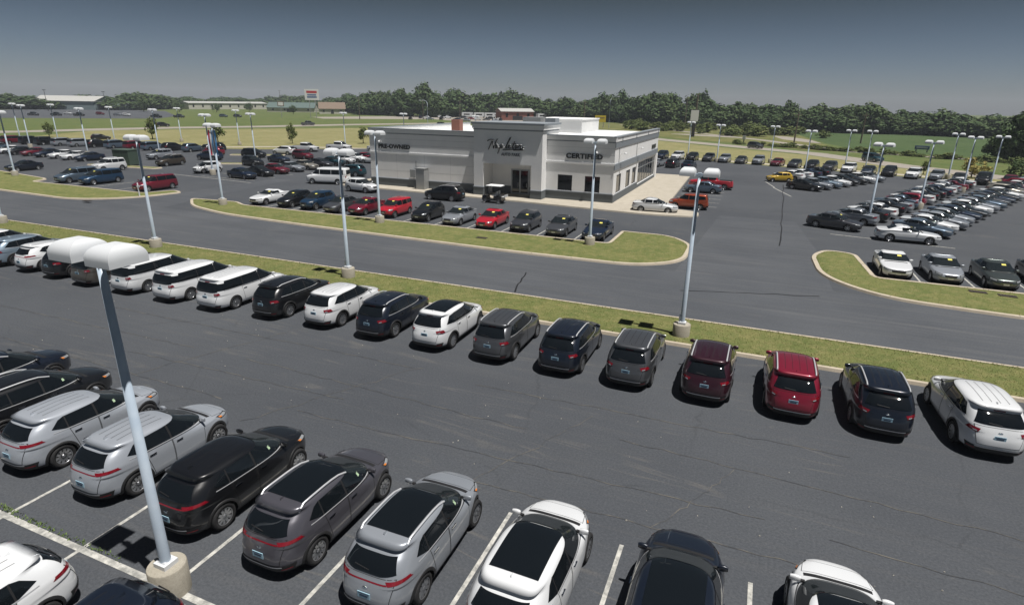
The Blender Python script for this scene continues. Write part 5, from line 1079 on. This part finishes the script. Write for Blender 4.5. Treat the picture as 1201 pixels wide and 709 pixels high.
# ------------------------------------------------------------------ distant buildings and signs
M_TEAL = mat('teal_cladding', (.20, .25, .26), .6); M_LROOF = mat('pale_metal_roof', (.42, .42, .40), .55); M_DARKD = mat('dark_doorway', (.02, .02, .02), .8); M_CREAM = mat('cream_siding', (.52, .50, .44), .7); M_GROOF = mat('green_roof', (.085, .125, .115), .7); M_BROWN = mat('brown_roof', (.17, .125, .09), .8); M_RBRICK = mat('red_brick', (.22, .085, .06), .9)
def building(name, label, u, v, L, D, h, ridge, rz, wall, roof, doors=(), wins=0, gable_x=True):
    o = link(name, None, None, (u, v, -.05), R(rz)); tag(o, label, 'building'); w = MB(); a, b = L / 2, D / 2
    w.b2(-a, a, -b, b, 0, h); w.add([(-a, -b, h), (-a, b, h), (-a, 0, ridge - .05), (a, -b, h), (a, b, h), (a, 0, ridge - .05)], [(0, 1, 2), (3, 5, 4)]); link('wall', w.mesh('wall', [wall]), o)
    r = MB(); e = .5; r.add([(-a - e, -b - e, h - .1), (a + e, -b - e, h - .1), (a + e, 0, ridge), (-a - e, 0, ridge), (a + e, b + e, h - .1), (-a - e, b + e, h - .1)] + [(-a - e, -b - e, h - .35), (a + e, -b - e, h - .35), (a + e, b + e, h - .35), (-a - e, b + e, h - .35)], [(0, 1, 2, 3), (3, 2, 4, 5), (6, 7, 1, 0), (7, 8, 4, 1), (8, 9, 5, 4), (9, 6, 0, 5), (7, 1, 2), (0, 6, 3)]); link('roof', r.mesh('roof', [roof]), o)
    for side, x0, x1, z1 in doors:
        d = MB(); 
        if side == 'e': d.b2(a + .01, a + .12, x0, x1, 0, z1)
        else: d.b2(x0, x1, -b - .12, -b - .01, 0, z1)
        link('door', d.mesh('door', [M_DARKD]), o)
    for k in range(wins):
        x = -a + L * (k + .5) / wins; link('window', MB().b2(x - .7, x + .7, -b - .10, -b - .01, h * .35, h * .75).mesh('window', [M_PANE]), o)
    return o
building('hangar', 'teal metal hangar with pale roof and dark open door', -468, 292, 44, 26, 6.0, 9.4, 25, M_TEAL, M_LROOF, [('e', -8, 8, 5.2)])
building('hangar', 'smaller teal shed at the left edge of the horizon', -515, 286, 22, 18, 4.6, 7.0, 25, M_TEAL, M_LROOF, [('s', -6, 6, 4.0)])
building('shed', 'tiny rounded teal shed right of the hangar', -438, 305, 12, 10, 3.0, 4.6, 25, M_TEAL, M_TEAL, [('s', -2, 2, 2.2)])
building('warehouse', 'long low cream building on the left horizon', -452, 412, 74, 16, 5.2, 6.4, 78, M_CREAM, M_LROOF, [], 9)
building('house', 'low building with dark green roof near the tall sign', -345, 380, 36, 14, 3.4, 7.2, 25, M_CREAM, M_GROOF, [('s', -3, 3, 2.6)], 4)
building('house', 'brown roofed house right of the green roofed building', -296, 366, 18, 14, 3.6, 8.0, 40, M_CREAM, M_BROWN, [('s', -1, 1, 2.2)], 3)
building('shop', 'red brick shop with grey roof behind the showroom portico', -142, 345, 20, 14, 5.2, 6.8, 38, M_RBRICK, M_LROOF, [('s', -3, 3, 2.6)], 3)
building('house', 'pale house among trees behind the motor homes', -205, 395, 16, 10, 4, 6.5, 35, M_CREAM, M_BROWN, [], 3)
for k in range(7):
    o = link('motor_home', None, None, (-184 + 7.6 * k + rt_.uniform(-1, 1), 362 + 3.2 * k + rt_.uniform(-5, 5), 0), R(rt_.choice((35, 125, 60)))); tag(o, 'white motor home parked in the distant yard', 'motor home', 'motor homes in the distant yard')
    b = MB(); b.b2(-3.6, 3.0, -1.2, 1.2, .6, 3.3); b.b2(3.0, 4.2, -1.1, 1.1, .6, 1.9); b.b2(3.0, 3.9, -1.15, 1.15, 2.3, 3.2); link('body', b.mesh('body', [M_HOOD]), o)
    link('window', MB().b2(-2.4, 1.6, -1.24, -1.201, 1.7, 2.5).mesh('window', [M_PANE]), o); link('window', MB().b2(3.2, 4.0, -1.0, 1.0, 1.9, 2.29).mesh('window', [M_PANE]), o)
    for x in (-2.2, 2.9): link('wheel', MB().lathe([(.001, -1.25), (.42, -1.22), (.42, 1.22), (.001, 1.25)], 12, 'y', (x, 0, .42)).mesh('wheel', [M_TYRE]), o)
M_SIGNW, M_SIGNR, M_SIGNB, M_SIGNY = mat('sign_white', (.66, .66, .66), .5), mat('sign_red', (.42, .02, .03), .5), mat('sign_blue', (.10, .15, .30), .5), mat('sign_yellow', (.62, .47, .03), .5)
def sign_board(name, label, u, v, rz, w, h, zc, legs, m, marks=(), back=None):
    o = link(name, None, None, (u, v, 0), R(rz)); tag(o, label, 'sign'); link('panel', MB().b2(-w / 2, w / 2, -.15, .15, zc - h / 2, zc + h / 2).mesh('panel', [m]), o)
    for x in legs: link('post', MB().b2(x - .16, x + .16, -.10, .10, -.05, zc - h / 2).mesh('post', [M_METAL]), o)
    for x0, x1, z0, z1, mm in marks: link('lettering', MB().b2(x0, x1, -.20, -.152, zc + z0, zc + z1).mesh('lettering', [mm]), o)
    return o
sign_board('pole_sign', 'tall white roadside sign with red and blue lettering on the horizon', -239, 279, 40, 7.6, 5.8, 12.4, (-1.6, 1.6), M_SIGNW, [(-2.8, 2.8, .8, 2.0, M_SIGNR), (-2.4, 2.4, -.5, .2, M_SIGNB), (-2.6, 2.6, -1.7, -.9, M_SIGNB)])
sign_board('pole_sign', 'small square sign left of the tall roadside sign', -252, 268, 40, 3.4, 2.6, 7.2, (0,), M_BROWN, [(-1.3, 1.3, -.9, .9, M_SIGNW)])
sign_board('billboard', 'yellow billboard beyond the showroom roof', -69, 268, 15, 5.6, 2.9, 3.9, (-1.8, 1.8), M_SIGNY, [(-2.79, -2.0, -1.44, 1.44, M_DARKD), (-1.4, 2.2, .3, .6, M_BROWN)])
sign_board('billboard', 'grey panel sign on a dark mast above the back row', -22.8, 218, 15, 2.6, 3.6, 7.0, (), M_SIGNW, [(-.55, .55, -7.0, -1.8, M_DARKD)])
sign_board('road_sign', 'small blue sign at the edge of the crop field', 38, 183, -15, 3.2, .9, 1.1, (-1.2, 1.2), M_SIGNB, [(-1.2, 1.2, -.15, .15, M_SIGNW)]); sign_board('road_sign', 'small white box sign in the rough meadow', -5.2, 191, -10, .9, 1.1, 1.6, (0,), M_SIGNW)
M_WOOD = mat('weathered_wood', (.12, .095, .075), .9)
def upole(u, v, h, label, rz=30, arm=True):
    o = link('utility_pole', None, None, (u, v, -.05), R(rz)); tag(o, label, 'utility pole', 'distant utility poles'); link('pole', MB().tube([(0, 0, 0), (0, 0, h)], [.24, .16] if arm else [.34, .26], 8).mesh('pole', [M_WOOD]), o)
    if arm: link('cross_arm', MB().b2(-1.2, 1.2, -.06, .06, h - .9, h - .72).mesh('cross_arm', [M_WOOD]), o)
for u, v, h, lab in [(-22.8, 221.5, 14.2, 'tall rusty mast behind the grey panel sign'), (-205, 276, 11.4, 'utility pole left of the showroom roof'), (-183, 306, 11, 'utility pole above the pre-owned roof'), (-169, 325, 11, 'utility pole left of the portico'), (-72, 253.4, 11.6, 'utility pole left of the yellow billboard'), (28.3, 216, 9.2, 'utility pole at the crop field'), (-33, 279, 14, 'tall pole right of the curved street lamp'), (9, 206, 9, 'utility pole in the rough meadow'), (-470, 500, 18, 'utility pole far off left of the tall sign'), (-400, 470, 17, 'utility pole far off above the cream building')]: upole(u, v, h, lab, arm='mast' not in lab)
for k, (z0, z1, dv) in enumerate(((8.4, 8.0, .9), (8.4, 8.0, -.9), (7.2, 7.0, 0))):
    A, Bp = Vector((9, 206 + dv, z0)), Vector((110, 232 + dv, z1 + 1)); q = [A.lerp(Bp, t / 14) - Vector((0, 0, 1.2 * (1 - (2 * t / 14 - 1) ** 2))) for t in range(15)]
    o = link('power_line', MB().tube(q, .025, 5).mesh('power_line', [M_DARKD])); tag(o, 'thin power line strung before the wood, strand number ' + ORD[k], 'wire', 'power lines')
def street_lamp(u, v, h, rz, lab):
    o = link('street_lamp', None, None, (u, v, -.05), R(rz)); tag(o, lab, 'street lamp'); link('pole', MB().tube([(0, 0, 0), (0, 0, h * .86), (.4, 0, h * .95), (1.4, 0, h), (3.2, 0, h)], [.13, .10, .08, .07, .05], 8).mesh('pole', [M_POLE]), o); link('lamp_head', MB().box((3.5, 0, h - .05), (.9, .35, .16), taper=.7).mesh('lamp_head', [M_HOOD]), o)
street_lamp(-65.3, 271, 13.5, 10, 'curved street lamp above the yellow billboard'); street_lamp(-150, 255, 10.5, 200, 'curved street lamp at the far highway above the showroom roof')
def flood(u, v, h, lab):
    o = link('flood_light', None, None, (u, v, -.05)); tag(o, lab, 'flood light', 'dark flood lights on the left horizon'); link('pole', MB().tube([(0, 0, 0), (0, 0, h)], [.18, .12], 8).mesh('pole', [M_DARKD]), o); link('lamp_head', MB().box((-.7, 0, h + .1), (1.1, .7, .35)).box((.7, 0, h + .1), (1.1, .7, .35)).mesh('lamp_head', [M_DARKD]), o)
flood(-222, 114, 12, 'dark flood light at the left edge of the sky'); flood(-428, 250, 12.6, 'dark flood light in front of the hangar roof'); flood(-418, 281, 12.2, 'dark flood light right of the hangar')
# ------------------------------------------------------------------ small things about the lot
M_UBOX = mat('utility_green', (.055, .085, .065), .6)
o = link('utility_box', MB().b2(-1.55, 1.55, -1.1, 1.1, .14, 2.35).b2(-1.6, 1.6, -1.15, 1.15, 2.35, 2.45).b2(-.03, .03, -1.13, -1.101, .2, 2.3).mesh('utility_box', [M_UBOX])); o.location = (-92.0, 63.6, .02); o.rotation_euler.z = R(6); tag(o, 'dark green utility box on a small kerbed island', 'utility box')
o = link('marker_post', MB().lathe([(.07, 0), (.07, 1.35), (.04, 1.42), (.001, 1.43)], 10).b2(-.2, .2, -.04, .04, .95, 1.12).mesh('marker_post', [M_HOOD])); o.location = (-61.8, 43.3, .12); tag(o, 'short white marker post in front of the maroon minivan', 'post')
M_GRATE = mat('iron_grate', (.05, .04, .035), .7, .3)
for u, v, rz, lab in ((-63.1, 38.55, 8, 'iron drain grate in the kerb below the maroon minivan'), (13.2, 41.6, -4, 'iron drain grate in the grass corner near the silver sedan'), (14.6, 41.4, -4, 'iron drain grate in the grass corner near the green grey sedan'), (-19.7, 41.4, 0, 'iron cover in the grass before the red sedan')):
    g = MB(); g.b2(-.45, .45, -.22, .22, 0, .03)
    for k in range(6): g.b2(-.40 + .15 * k, -.34 + .15 * k, -.18, .18, .03, .045)
    o = link('drain_grate', g.mesh('drain_grate', [M_GRATE])); o.location = (u, v, .15); o.rotation_euler.z = R(rz); tag(o, lab, 'drain grate')
rp = random.Random(5)
deb = MB()
for i in range(110):
    u, v = rp.uniform(-40, 14), rp.uniform(12.6, 20.5); s = rp.uniform(.008, .032); a = rp.uniform(0, 3); deb.box((u, v, .006 + s * .3), (s * 1.6, s, s * .6), 0, a, .6)
o = link('litter_chips', deb.mesh('litter_chips', [concrete('chip_stone', (.30, .28, .24), (.42, .40, .36))])); o['kind'] = 'stuff'; o['label'] = 'pale stone chips scattered over the aisle'

# ------------------------------------------------------------------ summer haze over the whole place
hz = MB(); hz.b2(-1520, 1520, -1520, 1520, -1.2, 32); o = link('haze', hz.mesh('haze', [])); o['kind'] = 'stuff'; o['label'] = 'thin summer haze'
mh = bpy.data.materials.new('haze'); mh.use_nodes = True; t = mh.node_tree; t.nodes.clear(); out_ = t.nodes.new('ShaderNodeOutputMaterial'); pv = t.nodes.new('ShaderNodeVolumePrincipled')
pv.inputs['Color'].default_value = (.80, .88, 1.0, 1); pv.inputs['Density'].default_value = .00022; t.links.new(pv.outputs[0], out_.inputs['Volume']); o.data.materials.append(mh)
